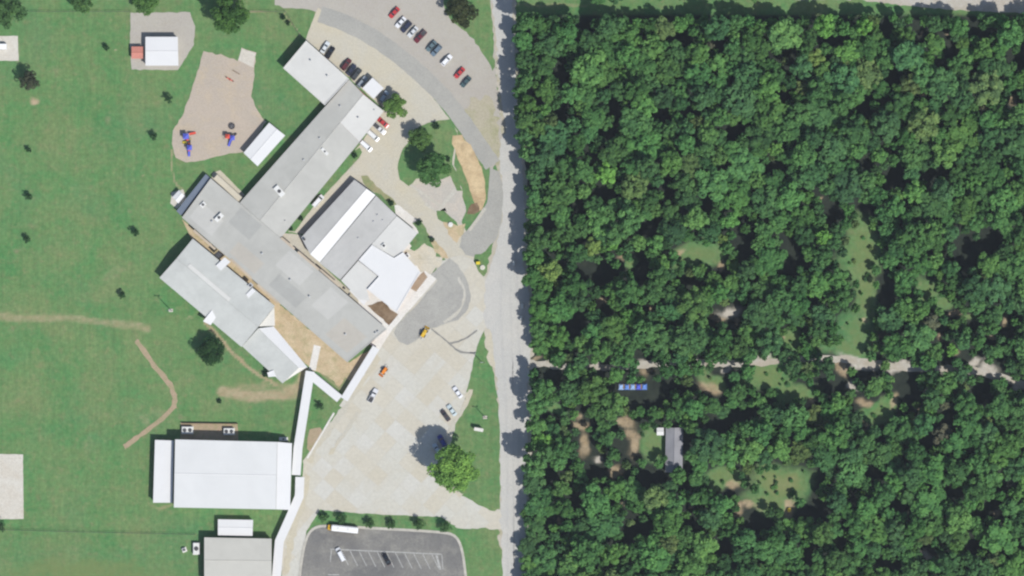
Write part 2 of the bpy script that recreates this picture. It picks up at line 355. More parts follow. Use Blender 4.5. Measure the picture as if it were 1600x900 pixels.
LANE = smooth_path([(822, 568), (850, 569), (935, 576), (1010, 570), (1080, 565), (1140, 570), (1195, 566), (1260, 559), (1330, 562), (1425, 577), (1480, 574), (1540, 582), (1640, 614)])
def tree_line_x(y):
    """west edge of the wood (photograph pixels)"""
    pts = [(-60, 804), (20, 805), (130, 805), (200, 810), (260, 819), (330, 825), (420, 822), (470, 832), (540, 828), (600, 832), (680, 826), (720, 822), (800, 819), (900, 816), (960, 815)]
    for (y0, x0), (y1, x1) in zip(pts[:-1], pts[1:]):
        if y0 <= y <= y1: return x0 + (x1 - x0) * (y - y0) / (y1 - y0)
    return 820

# ------------------------------------------------------------------ the ground: one sheet to the horizon
xs = np.concatenate([[-6000, -2500, -1000, -500, -300], np.arange(-215, 215.1, 1.0), [300, 500, 1000, 2500, 6000]])
ys = np.concatenate([[-6000, -2500, -1000, -500, -250], np.arange(-130, 130.1, 1.0), [250, 500, 1000, 2500, 6000]])
gx, gy = np.meshgrid(xs, ys); px = gx / M_PX + 800; py = 450 - gy / M_PX
_g = np.random.default_rng(5)
def wobble(amp, scale, octs=4):
    o_ = np.zeros(px.shape)
    for k in range(octs):
        for _ in range(5):
            a_ = _g.uniform(0, 6.283); f = 6.283 / (scale / 2 ** k); o_ += amp / 1.8 ** k / 2.2 * np.sin((px * math.cos(a_) + py * math.sin(a_)) * f + _g.uniform(0, 6.283))
    return o_
px0, py0 = px, py
px, py = px + wobble(6, 110), py + wobble(6, 110)
pxw, pyw = px, py
def blob(cx, cy, rx, ry, soft=0.45):
    d = np.sqrt(((px - cx) / rx) ** 2 + ((py - cy) / ry) ** 2)
    return np.clip((1 + soft - d) / (2 * soft), 0, 1)
def band(path, w, soft=0.5):
    best = np.full(px.shape, 1e9)
    for (x0, y0), (x1, y1) in zip(path[:-1], path[1:]):
        dx, dy = x1 - x0, y1 - y0; L2 = dx * dx + dy * dy
        u = np.clip(((px - x0) * dx + (py - y0) * dy) / L2, 0, 1)
        best = np.minimum(best, np.hypot(px - x0 - u * dx, py - y0 - u * dy))
    return np.clip((1 + soft - best / (w / 2)) / (2 * soft), 0, 1)
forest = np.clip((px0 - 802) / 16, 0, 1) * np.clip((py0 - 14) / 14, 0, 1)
dirt = np.zeros(px.shape); pale = np.zeros(px.shape); olive = np.zeros(px.shape)
for cx, cy, rx, ry, k in OPEN:
    if k == 'g': forest = np.minimum(forest, 1 - blob(cx, cy, rx * 1.15, ry * 1.15)); olive = np.maximum(olive, 0.7 * blob(cx, cy, rx, ry))
    if k == 'o': forest = np.minimum(forest, 1 - blob(cx, cy, rx * 1.15, ry * 1.15)); olive = np.maximum(olive, blob(cx, cy, rx, ry)); dirt = np.maximum(dirt, 0.50 * blob(cx, cy, rx, ry, .7))
    if k == 'd': dirt = np.maximum(dirt, 0.8 * blob(cx, cy, rx, ry))
    if k == 'p': pale = np.maximum(pale, 0.85 * blob(cx, cy, rx, ry))
for path, w, k in (([(-60, 495), (60, 496), (150, 500), (215, 511), (228, 515)], 18, 0.66), ([(213, 532), (230, 556), (248, 580), (268, 604), (275, 625), (270, 640), (240, 665), (215, 684), (194, 699)], 15, 0.42), ([(322, 505), (345, 530), (390, 575), (430, 602)], 9, 0.85),
                   ([(345, 612), (400, 622), (440, 618), (470, 600), (478, 580)], 22, 0.8), ([(270, 235), (268, 262), (276, 285), (289, 303)], 6, 0.75),
                   ([(768, 560), (770, 640), (769, 700), (770, 780)], 3, 0.45), ([(372, 19), (450, 19)], 4, 0.8), ([(445, 22), (458, 40), (470, 58)], 5, 0.75), ([(28, 58), (30, 98)], 9, 0.5),
                   ([(1180, 6), (1330, 4)], 14, 0.3), ([(800, 6), (915, 9)], 8, 0.6)):
    px, py = px0 + (px - px0) * .25, py0 + (py - py0) * .25
    dirt = np.maximum(dirt, k * band(path, w)); px, py = pxw, pyw
for cx, cy, rx, ry, k in ((175, 428, 18, 14, .5), (53, 153, 12, 9, .9), (224, 271, 5, 4, .7), (298, 500, 5, 4, .7), (328, 500, 8, 12, .8), (395, 612, 34, 14, .65), (447, 608, 30, 14, .7), (330, 265, 14, 5, .35),
                          (402, 168, 6, 5, .7), (178, 80, 3, 3, .8), (125, 560, 6, 4, .4), (220, 655, 14, 12, .55), (140, 685, 16, 12, .45), (255, 640, 26, 12, .5), (215, 640, 20, 16, .4), (290, 600, 26, 18, .4), (350, 630, 30, 12, .4), (150, 450, 30, 16, .3), (90, 60, 26, 16, .3), (115, 30, 8, 10, .4), (45, 60, 8, 14, .4),
                          (487, 690, 10, 20, .55), (255, 787, 20, 4, .7), (760, 832, 6, 5, .6), (225, 830, 6, 4, .4), (500, 150, 8, 10, .7), (492, 835, 6, 60, .3)):
    dirt = np.maximum(dirt, k * blob(cx, cy, rx, ry))
for cx, cy, rx, ry, k in ((130, 895, 170, 28, .8), (60, 860, 90, 18, .5), (230, 520, 120, 40, .45), (380, 600, 90, 40, .5), (90, 110, 80, 50, .25), (760, 610, 14, 80, .5), (770, 80, 20, 70, .6), (1200, 5, 420, 14, .5), (750, 860, 40, 40, .5), (260, 595, 30, 40, .4)):
    olive = np.maximum(olive, k * blob(cx, cy, rx, ry, 0.6))
px, py = px0, py0
gz = np.zeros(px.shape)
gz = gz + (np.abs(gx) > 250) * -0.5
vv = np.stack([gx.ravel(), gy.ravel(), gz.ravel()], 1)
nx, ny = len(xs), len(ys)
i0 = (np.arange(ny - 1)[:, None] * nx + np.arange(nx - 1)[None, :]).ravel()
ff = np.stack([i0, i0 + 1, i0 + 1 + nx, i0 + nx], 1)
def np_mesh(name, v, quads, smooth=False):
    me = bpy.data.meshes.new(name); me.vertices.add(len(v)); me.vertices.foreach_set('co', v.astype(np.float32).ravel())
    me.loops.add(quads.size); me.loops.foreach_set('vertex_index', quads.astype(np.int32).ravel())
    me.polygons.add(len(quads)); me.polygons.foreach_set('loop_start', (np.arange(len(quads)) * quads.shape[1]).astype(np.int32))
    me.update(calc_edges=True); return me
gm = np_mesh('ground', vv, ff)
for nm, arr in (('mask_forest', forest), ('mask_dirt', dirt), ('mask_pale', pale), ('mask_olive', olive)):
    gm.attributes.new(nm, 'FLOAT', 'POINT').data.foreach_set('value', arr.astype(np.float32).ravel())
ground = obj('ground', gm, mg); ground['kind'] = 'structure'

# ------------------------------------------------------------------ roads, lots, paths, patches
sheet('road_shoulder', [(758, -30), (806, -30), (805, 40), (811, 120), (818, 200), (824, 280), (826, 330), (824, 400), (830, 460), (836, 520), (832, 580), (830, 700), (828, 800), (826, 930), (780, 930), (780, 800), (778, 720), (774, 620), (764, 545), (750, 500), (752, 440), (770, 390), (781, 340), (779, 290), (775, 240), (784, 200), (777, 140), (770, 70)], 1, surface('shoulder_gravel', (0.40, 0.36, 0.28), (0.44, 0.41, 0.36), (0.28, 0.28, 0.16), 0.08, 0.3, 2.0, amt3=0.6), 0.7)
sheet('road', [(764, -30), (802, -30), (800, 40), (806, 120), (812, 200), (818, 280), (820, 330), (818, 400), (824, 460), (830, 520), (826, 580), (824, 700), (822, 800), (820, 930), (783, 930), (783, 800), (781, 720), (778, 620), (770, 545), (756, 500), (758, 440), (775, 390), (786, 340), (784, 290), (780, 240), (790, 200), (782, 140), (776, 70)], 2, road_mat, 0.55)
sheet('road', [(1310, -30), (1640, -30), (1640, 22), (1560, 19), (1480, 15), (1400, 7), (1330, -2)], 1, gravel_lane, 0.3)
sheet('road', [(1180, -30), (1320, -30), (1330, -1), (1240, 0)], 1, gravel_lane, 0.3)
sheet('gravel_lot', [(428, -30), (770, -30), (768, 10), (772, 60), (776, 130), (783, 190), (782, 240), (768, 268), (748, 232), (716, 184), (680, 145), (630, 98), (570, 55), (510, 28), (490, 16), (450, 11), (430, 8)], 1, gravel, 0.35)
sheet('gravel_verge', [(735, 150), (765, 150), (780, 200), (782, 255), (770, 262), (748, 220), (722, 180)], 2, surface('gravel_grassy', (0.38, 0.345, 0.265), (0.36, 0.335, 0.24), (0.26, 0.27, 0.14), 0.1, 0.2, 1.5, amt3=0.7), 1.2)
sheet('grass_verge', [(700, -30), (762, -30), (768, 20), (772, 80), (771, 110), (758, 90), (740, 62), (722, 45), (708, 35), (696, 18), (692, -10)], 2, grass_patch, 0.5)
sheet('concrete_apron', [(497, 12), (520, 30), (570, 62), (625, 102), (675, 150), (705, 190), (715, 205), (705, 300), (720, 345), (745, 395), (752, 410), (765, 450), (745, 455), (700, 410), (655, 355), (595, 300), (585, 300), (552, 285), (476, 366), (450, 362), (560, 230), (600, 170), (546, 122), (478, 62)], 1, concrete_tan, 0.25)
sheet('asphalt_drive', strip_px(smooth_path([(500, 22), (545, 38), (590, 62), (640, 100), (685, 142), (715, 178), (740, 215), (770, 258)]), 26), 2, asphalt_old, 0.2)
sheet('asphalt_patch', [(765, 262), (781, 268), (786, 300), (785, 340), (776, 372), (758, 392), (742, 402), (728, 398), (718, 386), (722, 368), (740, 350), (756, 330), (763, 310), (764, 285)], 3, asphalt_old, 0.25)
sheet('concrete_pad', [(648, 290), (668, 284), (712, 276), (722, 300), (728, 330), (720, 352), (706, 345), (690, 335), (668, 322), (655, 305)], 2, surface('pad_patchy', (0.42, 0.395, 0.35), (0.47, 0.42, 0.36), (0.37, 0.36, 0.34), 0.15, 0.3, 1.6), 0.3)
sheet('concrete_walk', strip_px([(640, 288), (664, 305), (700, 330), (682, 330), (664, 318)], 4), 3, concrete, 0.1)
sheet('concrete_walk', strip_px([(712, 296), (684, 330), (700, 352)], 6), 3, concrete, 0.15)
sheet('concrete_walk', strip_px(smooth_path([(704, 254), (712, 272), (716, 290), (708, 300)]), 6), 3, concrete, 0.15)
sheet('concrete_walk', strip_px([(733, 360), (748, 340), (758, 325)], 5), 4, concrete, 0.15)
sheet('grass_island', [(622, 262), (624, 245), (640, 218), (655, 198), (685, 188), (704, 186), (712, 200), (714, 215), (708, 240), (706, 256), (718, 275), (722, 300), (714, 298), (704, 276), (690, 280), (664, 276), (650, 280), (638, 290), (626, 280)], 3, grass_patch, 0.35)
sheet('bare_earth', [(707, 213), (722, 211), (738, 232), (752, 262), (758, 285), (760, 312), (754, 330), (742, 332), (738, 310), (730, 282), (716, 248), (708, 225)], 3, dirt_sand, 0.4)
sheet('earth_heap', [(730, 325), (745, 318), (750, 330), (740, 336), (728, 334)], 4, mulch, 0.5)
sheet('bare_earth', [(692, 348), (700, 345), (715, 352), (728, 350), (724, 366), (714, 380), (704, 372)], 3, dirt_tan, 0.5)
sheet('grass_strip', [(682, 328), (694, 330), (712, 346), (716, 352), (700, 348), (684, 342)], 4, grass_patch, 0.4)
sheet('grass_strip', [(645, 348), (655, 344), (665, 356), (672, 368), (678, 380), (668, 376), (658, 382), (648, 392), (640, 388), (652, 374), (654, 362)], 3, grass_patch, 0.4)
sheet('bare_earth', [(668, 362), (676, 372), (690, 388), (702, 402), (690, 404), (676, 385)], 3, dirt_tan, 0.5)
sheet('grass_strip', [(564, 276), (574, 275), (600, 300), (615, 312), (620, 320), (612, 322), (596, 305), (580, 296), (568, 286)], 3, surface('grass_thin', (0.30, 0.27, 0.16), (0.20, 0.24, 0.11), (0.36, 0.32, 0.20), 0.2, 0.4, 2.0), 0.4)
sheet('grass_strip', [(740, 408), (742, 398), (760, 396), (761, 425), (756, 432), (748, 424)], 4, grass_patch, 0.2)
sheet('grass_strip', [(451, 361), (456, 344), (480, 316), (520, 272), (552, 236), (562, 230), (566, 238), (560, 248), (526, 284), (488, 325), (472, 352), (462, 362)], 2, grass_patch, 0.2)
sheet('concrete_walk', strip_px([(462, 364), (490, 326), (530, 284), (562, 250)], 5), 3, concrete_tan, 0.15)
sheet('paving', [(436, 364), (470, 366), (503, 414), (535, 444), (580, 474), (618, 500), (604, 520), (560, 480), (500, 428)], 2, concrete_tan, 0.1)
sheet('paving', [(560, 400), (640, 380), (668, 420), (682, 436), (616, 512), (600, 516), (560, 476)], 2, walk_mat, 0.1)
sheet('paving', [(616, 318), (626, 322), (660, 352), (656, 368), (640, 352), (618, 334)], 2, walk_mat, 0.15)
sheet('front_court', [(628, 394), (644, 388), (660, 378), (676, 386), (690, 404), (688, 416), (670, 430), (656, 424)], 2, surface('court_cream', (0.52, 0.47, 0.37), (0.50, 0.47, 0.40), (0.38, 0.34, 0.24), 0.15, 0.3, 1.8, amt3=0.6), 1.1)
sheet('paving', [(284, 342), (300, 356), (440, 470), (436, 482), (424, 474), (300, 376)], 2, dirt_tan, 0.1)
for path, w in (([(793, 930), (793, 700), (790, 600), (783, 520), (784, 420)], 3.5), ([(811, 930), (810, 700), (812, 600), (810, 480), (806, 380)], 3.5), ([(803, 930), (802, 700), (801, 560), (797, 430)], 2)):
    sheet('tyre_track', strip_px(smooth_path(path), w), 3, surface('track_%d' % int(path[0][0]), (0.415, 0.41, 0.395), (0.445, 0.435, 0.405), (0.39, 0.38, 0.36), 0.05, 0.25, 2.0), 0.35)
# lower lot, laid in slabs
LOT = [(688, 408), (722, 398), (745, 410), (764, 450), (768, 500), (756, 520), (742, 560), (732, 605), (722, 640), (706, 668), (692, 700), (684, 735), (700, 765), (750, 788), (785, 798), (785, 828), (715, 826), (690, 808), (640, 806), (560, 802), (500, 796), (494, 806), (478, 830), (466, 905), (440, 905), (440, 840), (470, 780), (474, 720), (520, 648), (545, 612), (585, 548), (612, 514), (640, 486), (672, 440)]
sheet('concrete_lot', LOT, 1, concrete, 0.25)
lot = bpy.data.objects['concrete_lot']
ang = math.atan2(148, 130); ux, uy = math.cos(-ang), math.sin(-ang); cell = 24.0
def clip_poly(poly, a_, b_, c_):
    out = []
    for i in range(len(poly)):
        p, q = poly[i], poly[(i + 1) % len(poly)]; dp, dq = a_ * p[0] + b_ * p[1] - c_, a_ * q[0] + b_ * q[1] - c_
        if dp <= 0: out.append(p)
        if (dp < 0 < dq) or (dq < 0 < dp):
            s_ = dp / (dp - dq); out.append((p[0] + (q[0] - p[0]) * s_, p[1] + (q[1] - p[1]) * s_))
    return out
slab_z = lot['z_top'] + 0.012
inset = [(x + (600 - x) * 0.004, y + (640 - y) * 0.004) for x, y in LOT]
for i in range(-30, 50):
    for j in range(-50, 60):
        u0, v0 = i * cell, j * cell
        pts = [(600 + (u0 + du) * ux - (v0 + dv) * uy, 640 + (u0 + du) * uy + (v0 + dv) * ux) for du, dv in ((0.25, 0.25), (cell - 0.25, 0.25), (cell - 0.25, cell - 0.25), (0.25, cell - 0.25))]
        cx = sum(p[0] for p in pts) / 4; cy = sum(p[1] for p in pts) / 4
        if not (430 < cx < 800 and 390 < cy < 920): continue
        ins = [inside(p[0], p[1], inset) for p in pts]
        if not any(ins) and not inside(cx, cy, inset): continue
        if all(ins): poly = pts
        else:
            poly = inset
            for k in range(4):
                p, q = pts[k], pts[(k + 1) % 4]; nx_, ny_ = (q[1] - p[1]), -(q[0] - p[0])
                if nx_ * (cx - p[0]) + ny_ * (cy - p[1]) > 0: nx_, ny_ = -nx_, -ny_
                poly = clip_poly(poly, nx_, ny_, nx_ * p[0] + ny_ * p[1])
                if len(poly) < 3: break
            if len(poly) < 3: continue
        c0 = W(cx, cy, slab_z)
        m_ = MB().slab([W(x, y, slab_z) - c0 for x, y in poly], 0.010)
        m_.build('slab', slab_mat, lot, c0)
sheet('asphalt_bay', [(690, 414), (702, 404), (716, 414), (730, 438), (736, 462), (732, 482), (716, 500), (694, 506), (668, 516), (650, 532), (636, 540), (624, 534), (615, 520), (624, 504), (648, 480), (672, 452), (684, 438), (672, 430)], 3, asphalt_grey, 0.2)
bay = bpy.data.objects['asphalt_bay']
def mark(name, path, w, level, mat, amp=0.15): return sheet(name, strip_px(smooth_path(path), w), level, mat, amp)
mark('tar_seam', [(674, 514), (690, 526), (704, 538), (716, 550), (742, 552)], 2.6, 4, tar)
mark('tar_seam', [(702, 537), (724, 532), (746, 516)], 2.6, 4, tar)
mark('tyre_track', [(716, 432), (727, 455), (724, 478), (708, 496), (694, 503)], 4.5, 4, concrete, 0.35)
mark('tyre_track', [(690, 428), (704, 440), (714, 460), (708, 482)], 3, 4, asphalt_old, 0.35)
mark('tyre_track', [(668, 505), (690, 494), (712, 476)], 4, 4, asphalt_old, 0.3)
sheet('dust_strip', strip_px(smooth_path([(592, 556), (560, 606), (530, 650), (500, 692), (482, 722)]), 9), 3, concrete_tan, 0.7)
sheet('dust_strip', strip_px(smooth_path([(735, 610), (722, 645), (706, 672), (690, 712), (690, 748), (720, 776)]), 7), 4, concrete_tan, 0.8)
sheet('dust_strip', strip_px(smooth_path([(480, 740), (474, 790), (456, 830), (446, 900)]), 9), 3, concrete_tan, 0.6)
mark('dirt_track', [(560, 645), (545, 668), (528, 692), (515, 710)], 5, 3, concrete_tan, 0.4)
sheet('grass_verge', [(756, 516), (766, 560), (775, 605), (781, 670), (782, 740), (782, 790), (772, 799), (748, 788), (722, 770), (690, 756), (682, 735), (692, 700), (704, 672), (720, 645), (731, 605), (740, 562), (750, 530)], 3, grass_patch, 0.35)
sheet('grass_verge', [(712, 830), (758, 824), (772, 832), (784, 860), (785, 930), (730, 930), (728, 860), (720, 838)], 3, grass_patch, 0.35)
sheet('bare_earth', [(757, 512), (766, 516), (770, 545), (774, 575), (766, 570), (758, 535)], 4, concrete_tan, 0.7)
sheet('shrub_bed', [(494, 802), (520, 800), (560, 806), (620, 812), (690, 814), (712, 822), (708, 829), (640, 828), (560, 824), (520, 814), (500, 812)], 3, grass_patch, 0.25)
sheet('courtyard_earth', [(428, 478), (440, 478), (546, 566), (590, 540), (540, 614), (516, 592), (488, 578), (470, 562), (426, 512)], 2, dirt_tan, 0.3)
sheet('grass_strip', [(498, 582), (520, 600), (536, 615), (548, 596), (540, 590), (530, 604), (512, 588)], 3, surface('grass_olive', (0.20, 0.235, 0.11), (0.26, 0.245, 0.14), (0.14, 0.21, 0.08), 0.2, 0.5, 2.0), 0.3)
sheet('lawn_corner', [(490, 600), (536, 638), (505, 675), (474, 718), (470, 716), (480, 650)], 2, grass_patch, 0.25)
sheet('bare_earth', [(484, 672), (500, 668), (504, 676), (484, 706), (478, 700)], 3, dirt_path, 0.4)
sheet('mulch_bed', [(574, 477), (598, 470), (610, 484), (624, 492), (612, 512)], 3, mulch, 0.3)
sheet('mulch_bed', [(662, 424), (670, 436), (654, 458), (640, 450)], 3, surface('mulch_pale', (0.30, 0.22, 0.15), (0.34, 0.265, 0.19), (0.20, 0.14, 0.09), 0.3, 0.6, 2.4), 0.2)
sheet('mulch_bed', [(594, 512), (604, 520), (592, 541), (576, 533)], 3, bpy.data.materials['mulch_pale'], 0.2)
sheet('concrete_walk', [(672, 428), (682, 436), (620, 504), (592, 548), (578, 538), (604, 512), (612, 504)], 4, walk_mat, 0.05)
sheet('concrete_walk', strip_px([(488, 578), (492, 558), (496, 540)], 11), 3, walk_mat, 0.05)
sheet('concrete_walk', strip_px([(480, 716), (522, 645)], 3), 4, walk_mat, 0.05)
sheet('playground_surface', [(318, 80), (345, 86), (372, 95), (377, 74), (400, 82), (398, 110), (393, 150), (402, 172), (416, 190), (400, 218), (380, 238), (345, 242), (320, 250), (290, 254), (274, 246), (268, 225), (270, 205), (284, 182), (292, 160), (304, 125)], 2, play_chips, 0.35)
sheet('concrete_pad', [(377, 76), (400, 83), (396, 106), (372, 94)], 3, pad_mat, 0.1)
sheet('gravel_pad', [(204, 20), (296, 19), (305, 42), (302, 70), (284, 100), (278, 109), (206, 109), (203, 60)], 2, gravel, 0.25)
sheet('concrete_pad', [(-30, 56), (28, 56), (29, 95), (-30, 95)], 2, pad_mat, 0.08)
sheet('concrete_pad', [(-30, 709), (36, 710), (37, 811), (-30, 811)], 2, pad_mat, 0.08)
sheet('concrete_walk', [(332, 270), (344, 266), (382, 304), (374, 316), (330, 280)], 2, concrete_tan, 0.15)
sheet('concrete_pad', [(268, 300), (286, 296), (292, 312), (276, 326), (266, 318)], 2, pad_mat, 0.15)
sheet('dirt_path', strip_px(smooth_path([(213, 532), (230, 556), (248, 580), (268, 604), (275, 625), (270, 640), (240, 665), (215, 684), (194, 699)]), 7.5), 2, dirt_path, 0.35)
sheet('gravel_pad', [(282, 660), (372, 662), (372, 688), (282, 688)], 2, dirt_path, 0.2)
# parking lot with kerb and painted stalls
PARK = smooth_path([(466, 930), (470, 880), (478, 840), (490, 824), (510, 821), (560, 824), (690, 831), (712, 836), (722, 856), (728, 900), (729, 930)], 2)
sheet('parking_lot', PARK, 3, asphalt_dark, 0.0)
kp = strip_px(PARK, 4.0)
kb = MB().slab([W(x, y, 0.22) for x, y in kp], 0.20).build('kerb', kerb_mat); kb['kind'] = 'structure'
plz = 0.128
plot = bpy.data.objects['parking_lot']
def line(path, w, parent=plot, mat=paint_line, z=plz):
    return MB().slab([W(x, y, z) for x, y in strip_px(path, w)], 0.006).build('painted_line', mat, parent)
line([(516, 858), (690, 866)], 1.6); line([(518, 858.5), (516, 878)], 1.5)
for k in range(11):
    x0 = 533 + k * 14.2; y0 = 859.6 + (x0 - 516) * 0.046
    line([(x0, y0), (x0 + 11.5, y0 + 23)], 1.25)
line([(682, 867.5), (688, 890)], 3.2); line([(690.5, 867), (692, 890)], 1.2)
line([(512, 898), (530, 898)], 1.6)
sheet('lane', strip_px(LANE, 11), 1, gravel_lane, 0.45)

# ------------------------------------------------------------------ buildings
def shrink(pts, d):
    c = sum(pts, Vector()) / len(pts); out = []
    n = len(pts)
    ar = sum(pts[i].x * pts[(i + 1) % n].y - pts[(i + 1) % n].x * pts[i].y for i in range(n))
    sg = 1 if ar > 0 else -1
    for i in range(n):
        p0, p, p1 = pts[i - 1], pts[i], pts[(i + 1) % n]
        a_ = (p - p0).normalized(); b_ = (p1 - p).normalized()
        na, nb = Vector((-a_.y, a_.x, 0)) * sg, Vector((-b_.y, b_.x, 0)) * sg
        bi = (na + nb); bi = bi / max(0.3, bi.length_squared) * 2
        out.append(p + bi * d)
    return out
win_me = MB().box((0, 0, 0), (1.8, 0.12, 1.3)).me('window_frame'); win_me.materials.append(frame_mat)
pane_me = MB().box((0, -0.035, 0), (1.6, 0.10, 1.1)).me('window_pane'); pane_me.materials.append(glass)
door_me = MB().box((0, 0, 1.05), (1.1, 0.14, 2.1)).me('door_leaf'); door_me.materials.append(door_mat)
knob_me = MB().box((0.42, -0.08, 1.0), (0.08, 0.06, 0.12)).me('door_handle'); knob_me.materials.append(steel)
def openings(parent, org, pts, h, every=7.0, zw=1.7):
    """windows and doors along the walls; org is the parent's world position"""
    n = len(pts); k = 0
    ar = sum(pts[i].x * pts[(i + 1) % n].y - pts[(i + 1) % n].x * pts[i].y for i in range(n))
    ring = pts if ar > 0 else pts[::-1]
    for i in range(n):
        p, q = ring[i], ring[(i + 1) % n]; L = (q - p).length
        if L < 5: continue
        d = (q - p).normalized(); m_ = max(1, int(L / every)); rz = math.atan2(d.y, d.x); out = Vector((d.y, -d.x, 0))
        for j in range(m_):
            c = p + d * (L * (j + 0.5) / m_) + out * 0.02 - org
            if j == m_ // 2:
                dr = obj('door', door_me, None, parent, (c.x, c.y, 0), rz); obj('handle', knob_me, None, dr)
            else:
                w_ = obj('window', win_me, None, parent, (c.x, c.y, zw), rz); obj('pane', pane_me, None, w_)
def wall_prism(pts, org, h, z0=0.0):
    return MB().slab([p - org + Vector((0, 0, h)) for p in pts], h - z0)
def building(name, label, px_, h, wall=brick, inset_=0.25, cat='building', every=7.0, wins=True):
    P = [W(x, y) for x, y in px_]; org = sum(P, Vector()) / len(P); org.z = 0
    root = empty(name, org, label, cat)
    wp = shrink(P, inset_)
    wall_prism(wp, org, h - 0.05).build('wall', wall, root)
    if wins: openings(root, org, wp, h, every)
    return root, org
def plate(root, org, name, pts, mat, th=0.22, parent=None):
    """pts: (px, py, z) outline of a roof plane"""
    return MB().slab([W(x, y, z) - org for x, y, z in pts], th).build(name, mat, parent or root)
def parapet(root, org, px_, z, mat, h=0.25, w=0.35, parent=None):
    P = [W(x, y) for x, y in px_]; Q = shrink(P, w); n = len(P); m_ = MB()
    for i in range(n):
        j = (i + 1) % n
        m_.slab([P[i] - org + Vector((0, 0, z + h)), P[j] - org + Vector((0, 0, z + h)), Q[j] - org + Vector((0, 0, z + h)), Q[i] - org + Vector((0, 0, z + h))], h + 0.1)
    return m_.build('roof_edge', mat, parent or root)
def rooftop(parent, org, x, y, z, d, rz=0.0, mat=unit_mat, name='rooftop_unit'):
    c = W(x, y) - org
    o = MB().box((0, 0, d[2] / 2), d).build(name, mat, parent, (c.x, c.y, z), rz)
    MB().tube((0, 0, d[2]), (0, 0, d[2] + 0.12), min(d[0], d[1]) * 0.33, n=12).build('fan_grille', unit_dark, o)
    return o
def vent(parent, org, x, y, z, h=0.9, r=0.3, mat=steel):
    c = W(x, y) - org
    return MB().tube((0, 0, 0), (0, 0, h), r * 0.8, n=10).tube((0, 0, h), (0, 0, h + 0.25), r * 1.25, r * 0.4, n=10).build('roof_vent', mat, parent, (c.x, c.y, z))
def gable(name, label, px_, r0, r1, eh, rh, m1, m2, wall=brick, cat='building', th=0.2, **kw):
    """px_ = a, b, c, d; eaves a-d and b-c; ridge r0 (end a-b) to r1 (end d-c)"""
    a_, b_, c_, d_ = px_
    root, org = building(name, label, px_, eh, wall, cat=cat, **kw)
    s1 = plate(root, org, 'roof_slope', [(*a_, eh), (*r0, rh), (*r1, rh), (*d_, eh)], m1, th)
    s2 = plate(root, org, 'roof_slope', [(*b_, eh), (*r0, rh), (*r1, rh), (*c_, eh)], m2, th)
    P = shrink([W(x, y) for x, y in px_], 0.3); g0 = W(*r0).lerp(W(*r1), 0.012); g1 = W(*r1).lerp(W(*r0), 0.012)
    for e0, e1, g in ((P[0], P[1], g0), (P[3], P[2], g1)):
        z0, z1 = eh - 0.12, rh - 0.12 - th
        vs = [e0 - org + Vector((0, 0, z0)), e1 - org + Vector((0, 0, z0)), g - org + Vector((0, 0, z1))]
        t_ = (e1 - e0).normalized(); nn = Vector((t_.y, -t_.x, 0)) * 0.08
        m_ = MB(); m_.add([v + nn for v in vs] + [v - nn for v in vs], [(0, 1, 2), (5, 4, 3), (0, 3, 4, 1), (1, 4, 5, 2), (2, 5, 3, 0)])
        m_.build('gable_end', wall, root)
    c0, c1 = W(*r0) - org, W(*r1) - org
    MB().tube(c0 + Vector((0, 0, rh + 0.02)), c1 + Vector((0, 0, rh + 0.02)), 0.14, n=6).build('ridge_cap', m1, root)
    return root, org, s1, s2

# school: classroom block at the north end
A = [(443, 107), (479, 64), (546, 124), (508, 165)]
root, org = building('school_block', 'pale grey flat-roofed school block at the north end, beside the two parked cars', A, 5.6)
rf = plate(root, org, 'roof', [(x, y, 5.6) for x, y in A], r_light)
parapet(root, org, A, 5.6, r_light, parent=rf)
for x, y in ((486, 95), (512, 119)): vent(rf, org, x, y, 5.6)
# school: long classroom wing, low gable
B = [(508, 165.5), (566, 136), (600, 172), (452, 357)]
Bn, Bs = (546, 124.5), (375, 317)
root, org = building('school_wing', 'long low-gabled classroom wing running from the white entrance canopy to the middle block', [Bn, (600, 174), (439.2, 372), Bs], 3.9)
ra, rb = (568, 148), (407, 344.5)
s1 = plate(root, org, 'roof_slope', [(*Bn, 3.95), (*ra, 4.6), (*rb, 4.6), (*Bs, 3.95)], r_grey)
s2 = plate(root, org, 'roof_slope', [(*ra, 4.6), (600, 174, 3.95), (562, 222, 3.95), (531, 191, 4.6)], r_light)
s3 = plate(root, org, 'roof_slope', [(531, 191.3, 4.6), (562, 222.3, 3.95), (439.2, 372, 3.95), (*rb, 4.6)], r_grey_sun)  # both sunward plates coloured paler to carry the sunlight on that slope
MB().tube(W(*ra) - org + Vector((0, 0, 4.62)), W(*rb) - org + Vector((0, 0, 4.62)), 0.15, n=6).build('ridge_cap', r_grey_sun, root)
rooftop(s1, org, 437, 299, 4.25, (4.6, 2.2, 1.1), R(-49)); rooftop(s3, org, 508, 237, 4.3, (3.4, 1.2, 0.8), R(-45))
for x, y in ((500, 216), (532, 166), (475, 250), (560, 184)): vent(s1, org, x, y, 4.15)
for x, y in ((585, 172), (446, 345)): vent(s3, org, x, y, 4.0, 0.6, 0.22)
